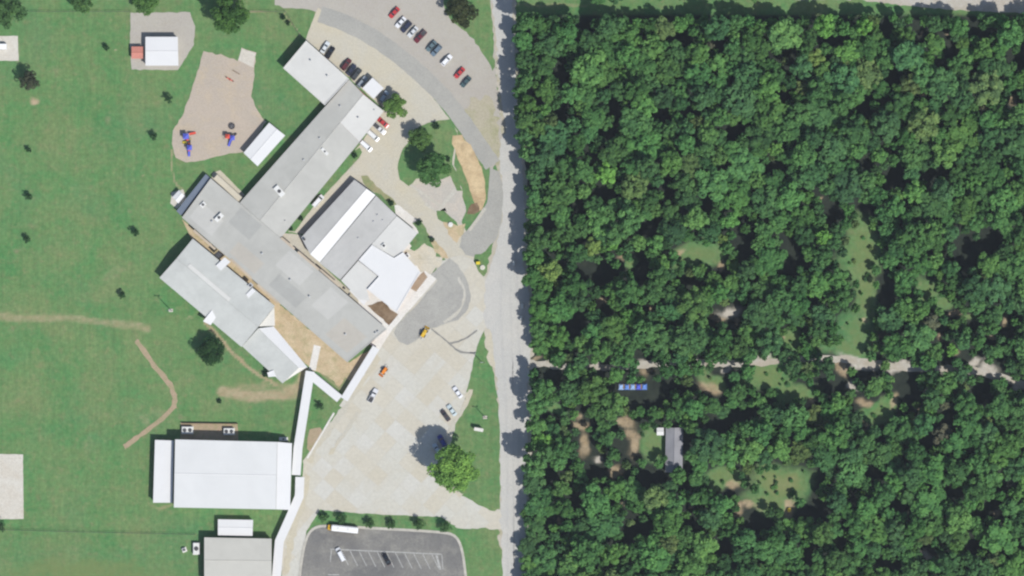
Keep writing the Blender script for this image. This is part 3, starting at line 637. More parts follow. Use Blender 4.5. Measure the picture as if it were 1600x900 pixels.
# school: middle block with gravel roof
D = [(285, 340), (330, 279), (605, 514), (543, 566)]
root, org = building('school_hall', 'long grey gravel-roofed middle school block dotted with small vents', D, 4.2)
rf = plate(root, org, 'roof', [(x, y, 4.2) for x, y in D], r_grey)
parapet(root, org, D, 4.2, r_grey, 0.18, 0.4, rf)
def along(u, v): return (284 + (546 - 284) * u + (330 - 284) * v + (605 - 546 - 46) * u * v, 339 + (562 - 339) * u + (279 - 339) * v + (514 - 562 + 60) * u * v)
r_patch = [roof_mat('roof_patch_pale', (.44, .435, .41), .05, .2, rough=.9), roof_mat('roof_patch_dark', (.345, .345, .325), .06, .3, rough=.9), roof_mat('roof_patch_warm', (.41, .385, .34), .06, .3, rough=.9)]
for k, (u0, u1, v0, v1) in enumerate(((.03, .16, .1, .5), (.18, .30, .55, .95), (.27, .42, .08, .38), (.46, .60, .5, .92), (.50, .66, .1, .42), (.70, .80, .35, .9), (.84, .97, .08, .6))):
    plate(root, org, 'roof_patch', [(*along(u0, v0), 4.215 + k * .002), (*along(u1, v0), 4.215 + k * .002), (*along(u1, v1), 4.215 + k * .002), (*along(u0, v1), 4.215 + k * .002)], r_patch[(0, 1, 2, 0, 1, 0, 2)[k]], 0.02, rf)
for (x0, y0), (x1, y1) in (((302, 361), (336, 391)), ((360, 406), (392, 436)), ((402, 446), (434, 474)), ((441, 370), (462, 388)), ((467, 392), (500, 420)), ((502, 420), (532, 446))):
    d_ = Vector((x1 - x0, y1 - y0, 0)).normalized(); s_ = -1 if y0 < 447 - 0 and x0 < 435 and y0 > 355 and (x0 - 284) * 0.85 + 330 < y0 else 1
    nn = Vector((-d_.y, d_.x, 0)) * (3.5 * (1 if (y0 - 338) - (x0 - 284) * 0.847 < -12 else -1))
    plate(root, org, 'roof_gutter', [(x0, y0, 4.45), (x1, y1, 4.45), (x1 + nn.x, y1 + nn.y, 4.45), (x0 + nn.x, y0 + nn.y, 4.45)], r_stain, 0.04, rf)
rooftop(rf, org, 343, 340, 4.2, (3.6, 1.8, 1.2), R(45)); rooftop(rf, org, 318, 320, 4.2, (2.2, 1.6, 0.7), R(45), unit_mat)
rooftop(rf, org, 342, 398, 4.2, (2.0, 2.0, 1.6), R(45), unit_dark, 'exhaust_hood')
rooftop(rf, org, 392, 446, 4.2, (1.8, 1.6, 1.4), R(45), steel, 'exhaust_hood')
for x, y in ((410, 396), (454, 437), (484, 463), (540, 522), (332, 346), (591, 518), (587, 520)): vent(rf, org, x, y, 4.2, 0.8, 0.32)
# lean-to along the west end of the middle block
LT = [(266, 330), (327, 272), (331, 279), (284, 338)]
LT = [(276, 330), (322, 272), (330.5, 278.5), (284.5, 338)]
root, org = building('lean_to', 'narrow lean-to roof in a shade-darkened blue along the west end of the middle block', LT, 2.6, wall_white, wins=False)
plate(root, org, 'roof', [(276, 330, 2.7), (322, 272, 2.7), (329.6, 278.5, 3.2), (283.6, 337, 3.2)], roof_mat('roof_shaded_blue', (0.16, 0.19, 0.24), 0.06, 0.1), 0.15)  # dark blue is the wall's shade put into the roof colour
# school: twin-slope roof with white south-east side, partly sunlight put into the colour
root, org, s1, s2 = gable('school_annex', 'narrow blue-grey and white gabled school annex beside the grass strip', [(471, 371), (500, 410), (587, 305), (554, 281)], (485, 397), (573, 295), 3.6, 4.9, r_blue, r_white)
vent(s1, org, 470 + 6, 374, 3.7, 1.0, 0.4, unit_dark)
# school: wide grey roof and pale blocks
C2 = [(500, 411), (588, 306), (620, 337), (532, 437)]
root, org = building('school_annex', 'wide blue-grey metal-roofed school annex between the white gable and the pale flat roofs', C2, 3.4)
rf = plate(root, org, 'roof', [(*C2[0], 3.5), (*C2[1], 3.5), (*C2[2], 4.3), (*C2[3], 4.3)], r_blue)
for x, y in ((590, 336), (598, 344), (584, 346), (560, 372)): vent(rf, org, x, y, 3.8, 0.5, 0.25)
root, org = building('school_block', 'pale grey flat-roofed corner block by the front drive', [(620.3, 337.5), (653, 364), (630, 393), (618, 402), (581, 382)], 4.2)
rf = plate(root, org, 'roof', [(620.3, 337.5, 4.3), (653, 364, 4.3), (630, 393, 4.3), (616, 402, 4.3), (581, 382, 4.3)], r_light)
rooftop(rf, org, 600, 384, 4.3, (1.6, 1.6, 0.7), R(40))
FB = [(581.5, 382.5), (616, 403), (630, 394), (657, 425), (620, 488), (574, 452), (592, 432), (560.5, 406.5)]
root, org = building('school_block', 'bright white membrane-roofed school front block next to the brown planting bed', FB, 4.6)
rf = plate(root, org, 'roof', [(x, y, 4.7) for x, y in FB], r_white)
parapet(root, org, FB, 4.7, r_white, 0.2, 0.4, rf)
FC = [(560, 407.3), (591.5, 432.3), (573.5, 452.6), (578, 470), (562, 468), (533, 438)]
root, org = building('school_block', 'light grey flat-roofed inner school block touching the middle block', FC, 4.0)
rf = plate(root, org, 'roof', [(x, y, 4.05) for x, y in FC], r_light)
vent(rf, org, 546, 459, 4.05, 0.9, 0.4, unit_dark)
plate(root, org, 'white_awning', [(546, 454, 3.3), (552, 449, 3.3), (574, 470, 3.3), (569, 477, 3.3)], r_white, 0.15)
# school: west wing, pale metal gable in two lengths
root, org, s1, s2 = gable('school_wing', 'broad pale metal-roofed west wing with small white dormers facing the lawn', [(250, 434), (302, 373), (430, 478), (378, 542)], (277, 404), (404, 511), 4.8, 6.6, r_pale, r_pale, wall=wall_white)
for (x, y) in ((330, 494),):
    plate(root, org, 'dormer', [(x - 12, y + 8, 5.2), (x + 2, y - 10, 5.8), (x + 8, y + 2, 5.3), (x, y + 14, 4.9)], r_white, 0.5)
plate(root, org, 'white_awning', [(338, 415, 5.85), (352, 402, 5.4), (361, 409, 5.4), (346, 423, 5.85)], r_white, 0.25)
plate(root, org, 'white_awning', [(385, 460, 5.8), (395, 450, 5.4), (400, 455, 5.4), (389, 466, 5.8)], r_white, 0.25)
plate(root, org, 'ridge_panel', [(294, 416, 6.62), (298, 412, 6.55), (362, 466, 6.55), (358, 471, 6.62)], r_light, 0.05)
root, org, s1, s2 = gable('school_wing', 'lower pale metal-roofed tail of the west wing with a bright white north-east slope', [(379, 541), (428, 510), (481, 574), (442, 599)], (404, 513), (467, 575), 3.6, 4.6, r_pale, r_white, wall=wall_white, wins=False)
plate(root, org, 'dormer', [(418, 582, 4.0), (428, 578, 4.3), (432, 588, 4.0), (420, 589, 3.6)], r_white, 0.4)
root, org = building('entry_porch', 'small cream porch roof between the west wing and the courtyard', [(404, 512), (428, 478), (430, 508)], 3.2, wall_white, wins=False)
plate(root, org, 'roof', [(405, 510, 4.4), (429, 480, 3.4), (430, 509, 3.4)], roof_mat('roof_cream', (0.56, 0.545, 0.50), 0.06, 0.2), 0.15)
# canopy at the entrance
def canopy(name, label, path, w, h, every=5.0, mat=r_white, cat='canopy'):
    P = [W(x, y) for x, y in path]; org = P[0].copy(); org.z = 0
    root = empty(name, org, label, cat)
    o_ = [W(x, y) for x, y in strip_px(path, w)]
    MB().slab([p - org + Vector((0, 0, h)) for p in o_], 0.25).build('roof', mat, root)
    for p, q in zip(P[:-1], P[1:]):
        d_ = (q - p); L = d_.length; d_.normalize(); nn = Vector((-d_.y, d_.x, 0)) * (w * M_PX / 2 - 0.35); k = max(1, int(L / every))
        for j in range(k + 1):
            for s_ in (-1, 1):
                if j == k and q is not P[-1]: continue
                c = p + d_ * (0.4 + (L - 0.8) * j / k) + nn * s_ - org
                MB().tube((c.x, c.y, 0.0), (c.x, c.y, h - 0.2), 0.08, n=6).build('post', steel, root)
    return root
canopy('entrance_canopy', 'bright white square canopy over the school front entrance among parked cars', [(574.5, 130), (592, 146.5)], 23, 4.4)
canopy('covered_walkway', 'white covered walkway slanting along the edge of the big concrete lot', [(588, 543), (538, 624)], 12, 3.0)
canopy('covered_walkway', 'short white covered walkway joining the slanted walkway to the west wing', [(531, 623), (486, 586)], 13, 3.0)
canopy('covered_walkway', 'white covered walkway running south from the west wing to the big gymnasium', [(485, 580), (478, 625), (466, 700), (463, 742)], 14, 3.4)
canopy('covered_walkway', 'white covered walkway from the big gymnasium down past the grey-roofed hall', [(469, 745), (468, 775), (452, 812), (437, 845), (432, 905)], 14, 3.4)
canopy('porch_roof', 'tan concrete-edged porch roof in the notch beside the middle block', [(337, 276), (376, 312)], 9, 3.0, mat=roof_mat('roof_porch_tan', (0.50, 0.455, 0.36), 0.06, 0.25))
# gymnasium
GM = [(275, 686), (434, 690), (432, 795), (273, 792)]
root, org = building('gymnasium', 'largest white-roofed building, the gymnasium beside the big concrete lot', GM, 7.6, wall_white, every=12)
rid0, rid1 = (274, 739), (433, 742)
plate(root, org, 'roof_slope', [(*GM[0], 7.7), (*GM[1], 7.7), (*rid1, 7.88), (*rid0, 7.88)], r_gym)
plate(root, org, 'roof_slope', [(*GM[3], 7.7), (*GM[2], 7.7), (*rid1, 7.88), (*rid0, 7.88)], r_gym)
MB().tube(W(*rid0, 7.882) - org, W(*rid1, 7.882) - org, 0.16, n=6).build('ridge_cap', r_white, root)
plate(root, org, 'east_roof', [(434.3, 690, 7.2), (457, 692, 6.6), (454, 796, 6.6), (432.3, 795, 7.2)], r_white)
wall_prism(shrink([W(433, 690), (W(456, 692)), W(453, 796), W(432, 795)], 0.3), org, 6.5).build('wall', wall_white, root)
GL = [(243, 687), (272, 688), (270, 785), (240, 785)]
root, org = building('gymnasium_annex', 'narrow white flat annex on the west side of the gymnasium', GL, 4.3, brick)
plate(root, org, 'roof', [(x, y, 4.4) for x, y in GL], r_white)
# smaller buildings
def simple_house(name, label, px_, h, rise, m1, m2, wall, cat='building', axis=0, **kw):
    a_, b_, c_, d_ = px_
    mid = lambda p, q: ((p[0] + q[0]) / 2, (p[1] + q[1]) / 2)
    return gable(name, label, px_, mid(a_, b_), mid(d_, c_), h, h + rise, m1, m2, wall, cat, **kw)
simple_house('portable_classroom', 'small white-roofed building between the gymnasium and the grey-roofed hall', [(341, 836), (341, 811), (396, 812), (395, 837)], 3.4, 0.2, r_white, r_white, wall_white, every=5)
simple_house('storage_shed', 'white metal-roofed shed between the playground and the long classroom wing', [(381, 239), (403, 260), (446, 212), (421, 192)], 3.6, 0.3, r_white, r_white, wall_white, cat='shed', every=6)
simple_house('pavilion', 'square white-roofed pavilion on the gravel pad at the top left', [(228, 103), (228, 58), (278.5, 58), (279.5, 103)], 3.9, 0.25, r_white, r_white, wall_white, cat='pavilion', every=6)
simple_house('red_shed', 'small faded red-roofed shed next to the white pavilion', [(206, 92), (206, 73), (224, 73), (224, 92)], 2.6, 0.4, r_red, r_red, brick, cat='shed', wins=False)
simple_house('garden_shed', 'small white shed on the concrete pad at the west tip of the middle block', [(270, 308), (279, 318), (289, 306), (280, 297)], 2.6, 0.35, r_white, r_white, wall_white, cat='shed', wins=False)
simple_house('school_hall', 'grey-roofed hall cut off by the bottom edge, left of the walkway', [(320, 910), (320, 839), (425, 841), (425, 910)], 5.2, 0.5, r_warm, r_warm, brick)
simple_house('woodland_house', 'dark grey shingled house half hidden by trees in the wood', [(1040, 668), (1067, 668), (1066, 738), (1039, 738)], 3.2, 1.4, r_dark, r_dark, wall_white, cat='house')
simple_house('garden_shed', 'tiny white shed beside the grey house in the wood', [(1026, 680), (1026, 668), (1037, 668), (1037, 680)], 2.3, 0.3, r_white, r_white, wall_white, cat='shed', wins=False)
# ------------------------------------------------------------------ ground equipment beside the buildings
def ac_unit(x, y, d, rz, label, z=0.07):
    root = empty('air_conditioner', W(x, y, z), label, 'air conditioner', rz)
    MB().box((0, 0, d[2] / 2 + 0.1), d).build('casing', unit_mat, root)
    MB().box((0, 0, 0.05), (d[0] + 0.5, d[1] + 0.5, 0.1)).build('base', walk_mat, root)
    n = max(1, int(d[0] / 1.6))
    for k in range(n):
        x_ = (k - (n - 1) / 2) * d[0] / n
        MB().tube((x_, 0, d[2] + 0.1), (x_, 0, d[2] + 0.28), min(d[1], d[0] / n) * 0.36, n=14).build('fan_grille', unit_dark, root)
ac_unit(293, 672, (4.2, 2.6, 1.8), 0, 'pale air-conditioning unit behind the gymnasium, left of the pair')
ac_unit(358, 674, (4.0, 2.4, 1.8), 0, 'pale air-conditioning unit behind the gymnasium, right of the pair')
ac_unit(307, 857, (2.4, 4.4, 1.9), 0, 'pale air-conditioning unit on the west side of the grey-roofed hall', 0.0)
ac_unit(288, 859, (1.4, 1.4, 1.2), R(20), 'small lone utility box on the grass west of the grey-roofed hall', 0.0)
ac_unit(443, 686, (3.0, 1.0, 1.4), 0, 'slim utility box at the north-east corner of the gymnasium', 0.0)
ac_unit(636, 400, (1.8, 1.4, 1.2), R(40), 'grey utility box beside the white school front block', 0.07)
MB().slab([W(304, 666, 0.9), W(345, 667, 0.9), W(345, 668, 0.9), W(304, 667, 0.9)], 0.85)
tag(MB().slab([W(284, 661, 1.4), W(372, 662, 1.4), W(372, 662.6, 1.4), W(284, 661.6, 1.4)], 1.4).build('screen_fence', wood), 'low brown screen fence behind the gymnasium air conditioners', 'fence')
fence_wire = plain('weathered_fence_wire', (0.10, 0.11, 0.10), 0.8)
def fence(label, path, every=3.0, h=1.6):
    P = [W(x, y) for x, y in path]; org = P[0]
    root = empty('chain_link_fence', org, label, 'fence')
    rail = MB()
    for p, q in zip(P[:-1], P[1:]):
        a_, b_ = p - org, q - org; L = (b_ - a_).length; k = max(1, int(L / every))
        for zz in (h, 0.15): rail.tube(a_ + Vector((0, 0, zz)), b_ + Vector((0, 0, zz)), 0.035, n=5)
        for j in range(k + 1):
            c = a_.lerp(b_, j / k)
            obj('post', post_me, None, root, c)
        w_ = MB()
        m_ = int(L / 0.6)
        for j in range(m_):
            c, d_ = a_.lerp(b_, j / m_), a_.lerp(b_, (j + 1) / m_)
            w_.tube(c + Vector((0, 0, 0.15)), d_ + Vector((0, 0, h)), 0.012, n=3, caps=False); w_.tube(c + Vector((0, 0, h)), d_ + Vector((0, 0, 0.15)), 0.012, n=3, caps=False)
        o = w_.build('wire_mesh', fence_wire, root); o['kind'] = 'stuff'
    rail.build('rail', fence_wire, root)
post_me = MB().tube((0, 0, 0), (0, 0, 1.7), 0.05, n=6).me('fence_post'); post_me.materials.append(fence_wire)
fence('thin wire fence crossing the lower left lawn to the grey-roofed hall', [(-20, 827), (120, 831), (305, 835)])
fence('thin wire fence along the top left lawn up to the gravel pad', [(38, 18), (204, 18)])
fence('thin wire fence on the lawn between the big dark tree and the gravel lot', [(372, 18), (446, 18), (471, 60)])

# ------------------------------------------------------------------ vehicles
CAR_CACHE = {}
def car_shapes(kind):
    if kind in CAR_CACHE: return CAR_CACHE[kind]
    sh = {}
    if kind == 'sedan': L, w, roof_z, cab = 4.7, 0.90, 1.42, (-1.55, 1.05, -0.95, 0.35)
    elif kind == 'suv': L, w, roof_z, cab = 4.8, 0.95, 1.72, (-2.15, 1.1, -1.85, 0.45)
    elif kind == 'van': L, w, roof_z, cab = 5.2, 0.98, 1.95, (-2.45, 1.9, -2.35, 1.2)
    else: L, w, roof_z, cab = 5.5, 0.98, 1.78, (-0.55, 1.25, -0.35, 0.65)      # pickup
    h = L / 2; top = 0.95 if kind == 'sedan' else 1.08
    hood = top - 0.08
    sh['body'] = MB().loft([(-h, w * .80, .38, top - .12, w * .72), (-h + .15, w * .96, .26, top - .02, w * .86), (-h + .9, w, .24, top, w * .9), (0, w, .24, top, w * .92), (cab[1] - .1, w, .24, top, w * .9), (h - .55, w * .97, .25, hood - .05, w * .84), (h - .12, w * .88, .28, hood - .18, w * .76), (h, w * .72, .36, hood - .30, w * .62)])
    zb = top - 0.03; cw0, cw1 = w * .88, w * .70
    x0, x1, x2, x3 = cab
    if kind == 'van': x1, x3 = 1.75, 1.05
    v = [(x0, -cw0, zb), (x1, -cw0, zb), (x1, cw0, zb), (x0, cw0, zb), (x2, -cw1, roof_z), (x3, -cw1, roof_z), (x3, cw1, roof_z), (x2, cw1, roof_z)]
    cabm = MB(); cabm.add(v, [(3, 2, 1, 0), (4, 5, 6, 7), (0, 1, 5, 4), (1, 2, 6, 5), (2, 3, 7, 6), (3, 0, 4, 7)])
    cabm.box(((x2 + x3) / 2, 0, roof_z + .015), (x3 - x2 - .08, cw1 * 1.9, .03), 0, 0.96)
    sh['cabin'] = cabm
    def pane(q, off, lo=.10, hi=.92, sd_=.06):
        a_, b_, c_, d_ = [Vector(v[i]) for i in q]           # a, b low; c, d high (above b, a)
        al, bl = a_.lerp(d_, lo), b_.lerp(c_, lo); ah, bh = a_.lerp(d_, hi), b_.lerp(c_, hi)
        pts = [al.lerp(bl, sd_), bl.lerp(al, sd_), bh.lerp(ah, sd_), ah.lerp(bh, sd_)]; off = Vector(off)
        m_ = MB(); m_.add([p + off for p in pts] + [p - off for p in pts], [(0, 1, 2, 3), (7, 6, 5, 4), (0, 4, 5, 1), (1, 5, 6, 2), (2, 6, 7, 3), (3, 7, 4, 0)]); return m_
    sh['windshield'] = pane((1, 2, 6, 5), (.015, 0, .015)); sh['rear_window'] = pane((3, 0, 4, 7), (-.015, 0, .015))
    sh['side_window_r'] = pane((0, 1, 5, 4), (0, -.015, .006), .15, .9); sh['side_window_l'] = pane((2, 3, 7, 6), (0, .015, .006), .15, .9)
    if kind == 'pickup':
        sh['cargo_bed'] = MB().box((-1.65, 0, top + .005), (1.95, w * 1.55, .03))
    sh['wheel'] = MB().tube((0, -.11, 0), (0, .11, 0), .33, n=12); sh['rim'] = MB().tube((0, -.125, 0), (0, .125, 0), .19, n=8)
    sh['headlight'] = MB().box((h - .10, 0, .62), (.14, .34, .12)); sh['taillight'] = MB().box((-h + .04, 0, .80), (.10, .26, .14))
    sh['bumper'] = MB().box((h - .03, 0, .42), (.10, w * 1.5, .14))
    out = {k: m_.me(k) for k, m_ in sh.items()}
    for k, m_ in out.items(): m_.materials.append(glass)
    out['L'], out['w'] = h, w
    CAR_CACHE[kind] = out; return out
def setmat(o, m):
    o.material_slots[0].link = 'OBJECT'; o.material_slots[0].material = m; return o
def car(x, y, deg, kind, col, label, name=None, z=0.04, cat=None, cabcol=None, group=None):
    sh = car_shapes(kind)
    paint = plain('car_paint_%02d_%02d_%02d' % tuple(int(c * 99) for c in col), col, 0.28, 0.03, 1.0, 0.5)
    name = name or {'sedan': 'parked_car', 'suv': 'parked_car', 'van': 'parked_van', 'pickup': 'pickup_truck'}[kind]
    root = empty(name, W(x, y, z), label, cat or {'sedan': 'car', 'suv': 'car', 'van': 'van', 'pickup': 'pickup'}[kind], R(deg), group); root.scale = (1.08, 1.08, 1.08)
    for k in ('body', 'cabin'): setmat(obj(k, sh[k], None, root), paint)
    for k in ('windshield', 'rear_window'): obj(k, sh[k], None, root)
    for k in ('side_window_r', 'side_window_l'): obj('side_window', sh[k], None, root)
    if kind == 'pickup': setmat(obj('cargo_bed', sh['cargo_bed'], None, root), unit_dark)
    for sx in (-0.60, 0.62):
        for sy in (-1, 1):
            wh = setmat(obj('wheel', sh['wheel'], None, root, (sh['L'] * sx, sy * (sh['w'] - .10), .33)), tyre)
            setmat(obj('rim', sh['rim'], None, wh), steel)
    for sy in (-1, 1):
        setmat(obj('headlight', sh['headlight'], None, root, (0, sy * sh['w'] * .55, 0)), lamp_clear)
        setmat(obj('taillight', sh['taillight'], None, root, (0, sy * sh['w'] * .60, 0)), lamp_red)
    setmat(obj('bumper', sh['bumper'], None, root), tyre)
    return root
RED, WHITE, NAVY, MAROON, SILVER, TEAL, BLACK, GREY = (.42, .035, .04), (.66, .67, .69), (.025, .03, .06), (.13, .02, .03), (.42, .44, .46), (.10, .15, .17), (.012, .012, .016), (.16, .17, .18)
row = 'cars parked on the gravel lot'
car(616, 20, 227, 'sedan', RED, 'bright red car, topmost in the gravel lot row', group=row)
car(626, 35, 227, 'sedan', WHITE, 'white car with dark windows next to the topmost red car', group=row)
car(635, 42, 227, 'suv', NAVY, 'dark navy car between two white cars in the gravel lot row', group=row)
car(645, 50, 227, 'sedan', (.55, .57, .58), 'silver white car left of the long maroon vehicle', group=row)
car(657, 57, 227, 'pickup', MAROON, 'maroon pickup closing the upper group of the gravel lot row', group=row)
car(674, 72, 227, 'sedan', TEAL, 'dark teal car, upper of the two between maroon pickup and lone white car', group=row)
car(682, 79, 227, 'suv', (.12, .17, .22), 'slate blue car, lower of the two between maroon pickup and lone white car', group=row)
car(698, 94, 47, 'suv', (.72, .73, .75), 'lone bright white car in the gravel lot row', group=row)
car(718, 114, 227, 'sedan', RED, 'red car near the lower end of the gravel lot row', group=row)
car(728, 128, 227, 'sedan', (.05, .09, .10), 'dark green car, lowest in the gravel lot row', group=row)
row = 'cars parked against the north school block'
car(508, 74, 58, 'sedan', (.58, .62, .64), 'pale silver car at the north corner of the school block', group=row)
car(516, 82, 58, 'sedan', BLACK, 'black car beside the pale silver car at the north school block', group=row)
car(541, 101, 52, 'suv', (.10, .025, .03), 'dark maroon car, first of the dark trio by the school block', group=row)
car(549, 109, 52, 'sedan', (.03, .035, .06), 'blue-black car in the middle of the dark trio by the school block', group=row)
car(557, 116, 52, 'suv', (.05, .055, .06), 'charcoal car, last of the dark trio by the school block', group=row)
car(566, 128, 50, 'suv', (.25, .29, .33), 'grey-blue car parked against the left side of the white entrance canopy', group=row)
car(600, 151, 56, 'suv', (.30, .36, .42), 'pale blue car parked between the entrance canopy and the bright green tree', group=row)
row = 'vehicles by the south side of the classroom wing'
car(599, 192, -41, 'sedan', RED, 'red car beside the classroom wing below the bright green tree', group=row)
car(593, 201, -41, 'pickup', (.60, .60, .60), 'white pickup with dark bed just below the red car', group=row)
car(583, 212, -41, 'van', (.66, .67, .66), 'white van parked at the head of the grass strip', group=row)
car(572, 228, -41, 'van', (.70, .71, .72), 'white van lower down, by the end of the grass strip', group=row)
car(497, 314, 48, 'van', (.68, .68, .68), 'white van on the narrow drive halfway along the grass strip', z=0.1)
row = 'cars on the big concrete lot'
car(583, 618, 62, 'pickup', (.62, .63, .65), 'white pickup with dark bed alone beside the slanted walkway', z=0.05, group=row)
car(715, 613, 126, 'sedan', (.70, .71, .74), 'white car at the east edge of the concrete lot, upper of three', z=0.05, group=row)
car(706, 641, 126, 'sedan', (.50, .58, .60), 'pale blue-white car at the east edge of the concrete lot, above the big tree', z=0.05, group=row)
car(696, 649, 126, 'sedan', (.05, .04, .045), 'dark car tucked against the pale one above the big tree', z=0.05, group=row)
car(683, 702, 120, 'sedan', (.40, .46, .52), 'grey-white car in the shadow of the big tree', z=0.05, group=row)
car(691, 689, 120, 'suv', (.03, .04, .22), 'deep blue car in the shadow of the big tree', z=0.05, group=row)
car(532, 866, 118, 'van', (.70, .71, .73), 'white van in the leftmost painted stall of the asphalt lot', z=0.13)
car(604, 873, 118, 'sedan', BLACK, 'black car in the middle of the painted stalls', z=0.13)
# school bus with a white roof
root = empty('school_bus', W(536, 826, 0.13), 'long white-roofed school bus with yellow nose at the top of the asphalt lot', 'bus', R(174))
yellow = plain('bus_yellow', (0.62, 0.36, 0.03), 0.4, 0.05); buswhite = plain('bus_roof_white', (0.74, 0.74, 0.74), 0.4, 0.03)
MB().loft([(-5.9, 1.15, .5, 2.2, 1.1), (-5.7, 1.22, .45, 2.3, 1.18), (4.3, 1.22, .45, 2.3, 1.18), (4.5, 1.2, .45, 2.2, 1.1)]).build('body', yellow, root)
MB().loft([(4.45, 1.15, .5, 1.55, 1.0), (5.7, 1.05, .5, 1.45, .92), (6.0, .9, .55, 1.25, .8)]).build('hood', yellow, root)
MB().loft([(-5.95, 1.05, 2.15, 2.9, .62), (-5.6, 1.2, 2.15, 3.05, .78), (4.2, 1.2, 2.15, 3.05, .78), (4.55, 1.05, 2.15, 2.85, .6)]).build('roof', buswhite, root)
for k in range(10):
    for s_ in (-1, 1): MB().box((-5.0 + k * 0.95, s_ * 1.20, 1.9), (.75, .10, .5)).build('window', glass, root)
MB().box((4.52, 0, 1.85), (.10, 1.9, .65)).build('windshield', glass, root)
for x_ in (-3.6, 4.9):
    for s_ in (-1, 1): MB().tube((x_, s_ * .85, .48), (x_, s_ * 1.2, .48), .48, n=14).build('wheel', tyre, root)
for s_ in (-1, 1): MB().box((6.0, s_ * .6, .9), (.08, .25, .2)).build('headlight', lamp_clear, root)
MB().box((-2, 0, 3.08), (.7, .7, .08)).build('roof_hatch', unit_mat, root); MB().box((2, 0, 3.08), (.7, .7, .08)).build('roof_hatch', unit_mat, root)
# yellow loader
def loader(x, y, deg, col, label, name, sc=1.0, z=0.1, cat='loader'):
    pm = plain(name + '_paint', col, 0.45, 0.08)
    root = empty(name, W(x, y, z), label, cat, R(deg)); root.scale = (sc, sc, sc)
    MB().loft([(-2.0, .75, .7, 1.7, .65), (-1.8, .8, .65, 1.8, .72), (.4, .8, .65, 1.6, .72), (1.4, .55, .7, 1.4, .5)]).build('body', pm, root)
    MB().box((-.4, 0, 2.1), (1.3, 1.2, 1.0), 0, .85).build('cab', glass, root)
    MB().box((-.4, 0, 2.65), (1.35, 1.3, .12)).build('cab_roof', pm, root)
    for sx, r_ in ((-1.2, .75), (1.1, .5)):
        for s_ in (-1, 1): MB().tube((sx, s_ * .75, r_), (sx, s_ * 1.15, r_), r_, n=14).build('wheel', tyre, root)
    for s_ in (-1, 1): MB().tube((-.2, s_ * .55, 1.5), (2.3, s_ * .55, .6), .11, n=6).build('lift_arm', pm, root)
    bk = MB(); bk.add([(2.2, -1.15, .1), (2.2, 1.15, .1), (3.0, 1.15, .08), (3.0, -1.15, .08), (2.1, -1.15, .9), (2.1, 1.15, .9)], [(0, 1, 2, 3), (1, 0, 4, 5), (0, 3, 4), (2, 1, 5), (3, 2, 1, 0), (5, 4, 0, 1)])
    bk.build('bucket', pm, root)
    MB().tube((-1.9, 0, 1.2), (-2.8, 0, 2.4), .14, n=6).tube((-2.8, 0, 2.4), (-3.1, 0, .9), .11, n=6).build('rear_arm', unit_dark, root)
    return root
loader(663, 520, 60, (.62, .40, .04), 'yellow loader parked at the lower edge of the grey asphalt bay', 'wheel_loader', 0.9, 0.12)
loader(600, 580, 235, (.68, .22, .03), 'small orange tractor near the top of the slanted walkway', 'orange_tractor', 0.8, 0.05, 'tractor')
# ------------------------------------------------------------------ playground
pblue = plain('play_blue', (.10, .12, .52), .4, .05); pred = plain('play_red', (.60, .09, .06), .4, .05); pyel = plain('play_yellow', (.65, .52, .04), .4, .05); pdark = plain('play_deck', (.05, .045, .05), .6)
def slide(m_, p, q, w=.8):
    p, q = Vector(p), Vector(q); d_ = (q - p); n_ = Vector((-d_.y, d_.x, 0)).normalized() * w / 2; up = Vector((0, 0, .25))
    m_.slab([p + n_, q + n_, q - n_, p - n_], .08)
    for s_ in (-1, 1): m_.slab([p + n_ * s_ + up, q + n_ * s_ + up, q + n_ * s_ * 1.1 + up, p + n_ * s_ * 1.1 + up], .3)
    return m_
def play_tower(root, x, y, size, h, roofm=None):
    for sx in (-1, 1):
        for sy in (-1, 1): MB().tube((x + sx * size / 2, y + sy * size / 2, 0), (x + sx * size / 2, y + sy * size / 2, h + 1.3), .07, n=6).build('post', pdark, root)
    MB().box((x, y, h), (size, size, .1)).build('deck', pdark, root)
    if roofm:
        m_ = MB(); s_ = size * .62; z = h + 1.3
        m_.add([(x - s_, y - s_, z), (x + s_, y - s_, z), (x + s_, y + s_, z), (x - s_, y + s_, z), (x, y, z + .8)], [(0, 1, 4), (1, 2, 4), (2, 3, 4), (3, 0, 4), (3, 2, 1, 0)])
        m_.build('tower_roof', roofm, root)
z = 0.065
root = empty('play_structure', W(294, 222, z), 'large blue, red and yellow playground climber with slides at the left of the playground', 'playground')
play_tower(root, -.8, 2.2, 1.8, 1.6, pblue); play_tower(root, .2, .2, 1.6, 1.3, None); play_tower(root, .6, -2.2, 1.6, 1.4, pblue)
slide(MB(), (.5, 3.0, 1.7), (3.0, 3.6, .25)).build('slide', pred, root); slide(MB(), (-.2, -.2, 1.3), (-2.2, -.2, .25)).build('slide', pyel, root)
slide(MB(), (.5, -3.0, 1.5), (.4, -5.6, .25)).build('slide', pblue, root)
MB().box((-.2, 1.2, 1.5), (.9, 1.4, .1)).build('bridge', pred, root); MB().box((.5, -1.0, 1.35), (.9, 1.2, .1)).build('bridge', pred, root)
MB().box((.45, -3.3, 1.75), (1.0, .5, .1)).build('slide_hood', pred, root)
MB().tube((1.4, 1.2, 0), (1.4, 1.2, 2.2), .06).tube((1.4, 1.2, 2.2), (.2, .8, 2.2), .06).build('climbing_pole', pyel, root)
root = empty('play_structure', W(361, 218, z), 'smaller blue and red playground climber nearer the white shed', 'playground')
play_tower(root, .6, .6, 1.5, 1.4, pblue); play_tower(root, -1.3, 1.2, 1.4, 1.2, pred)
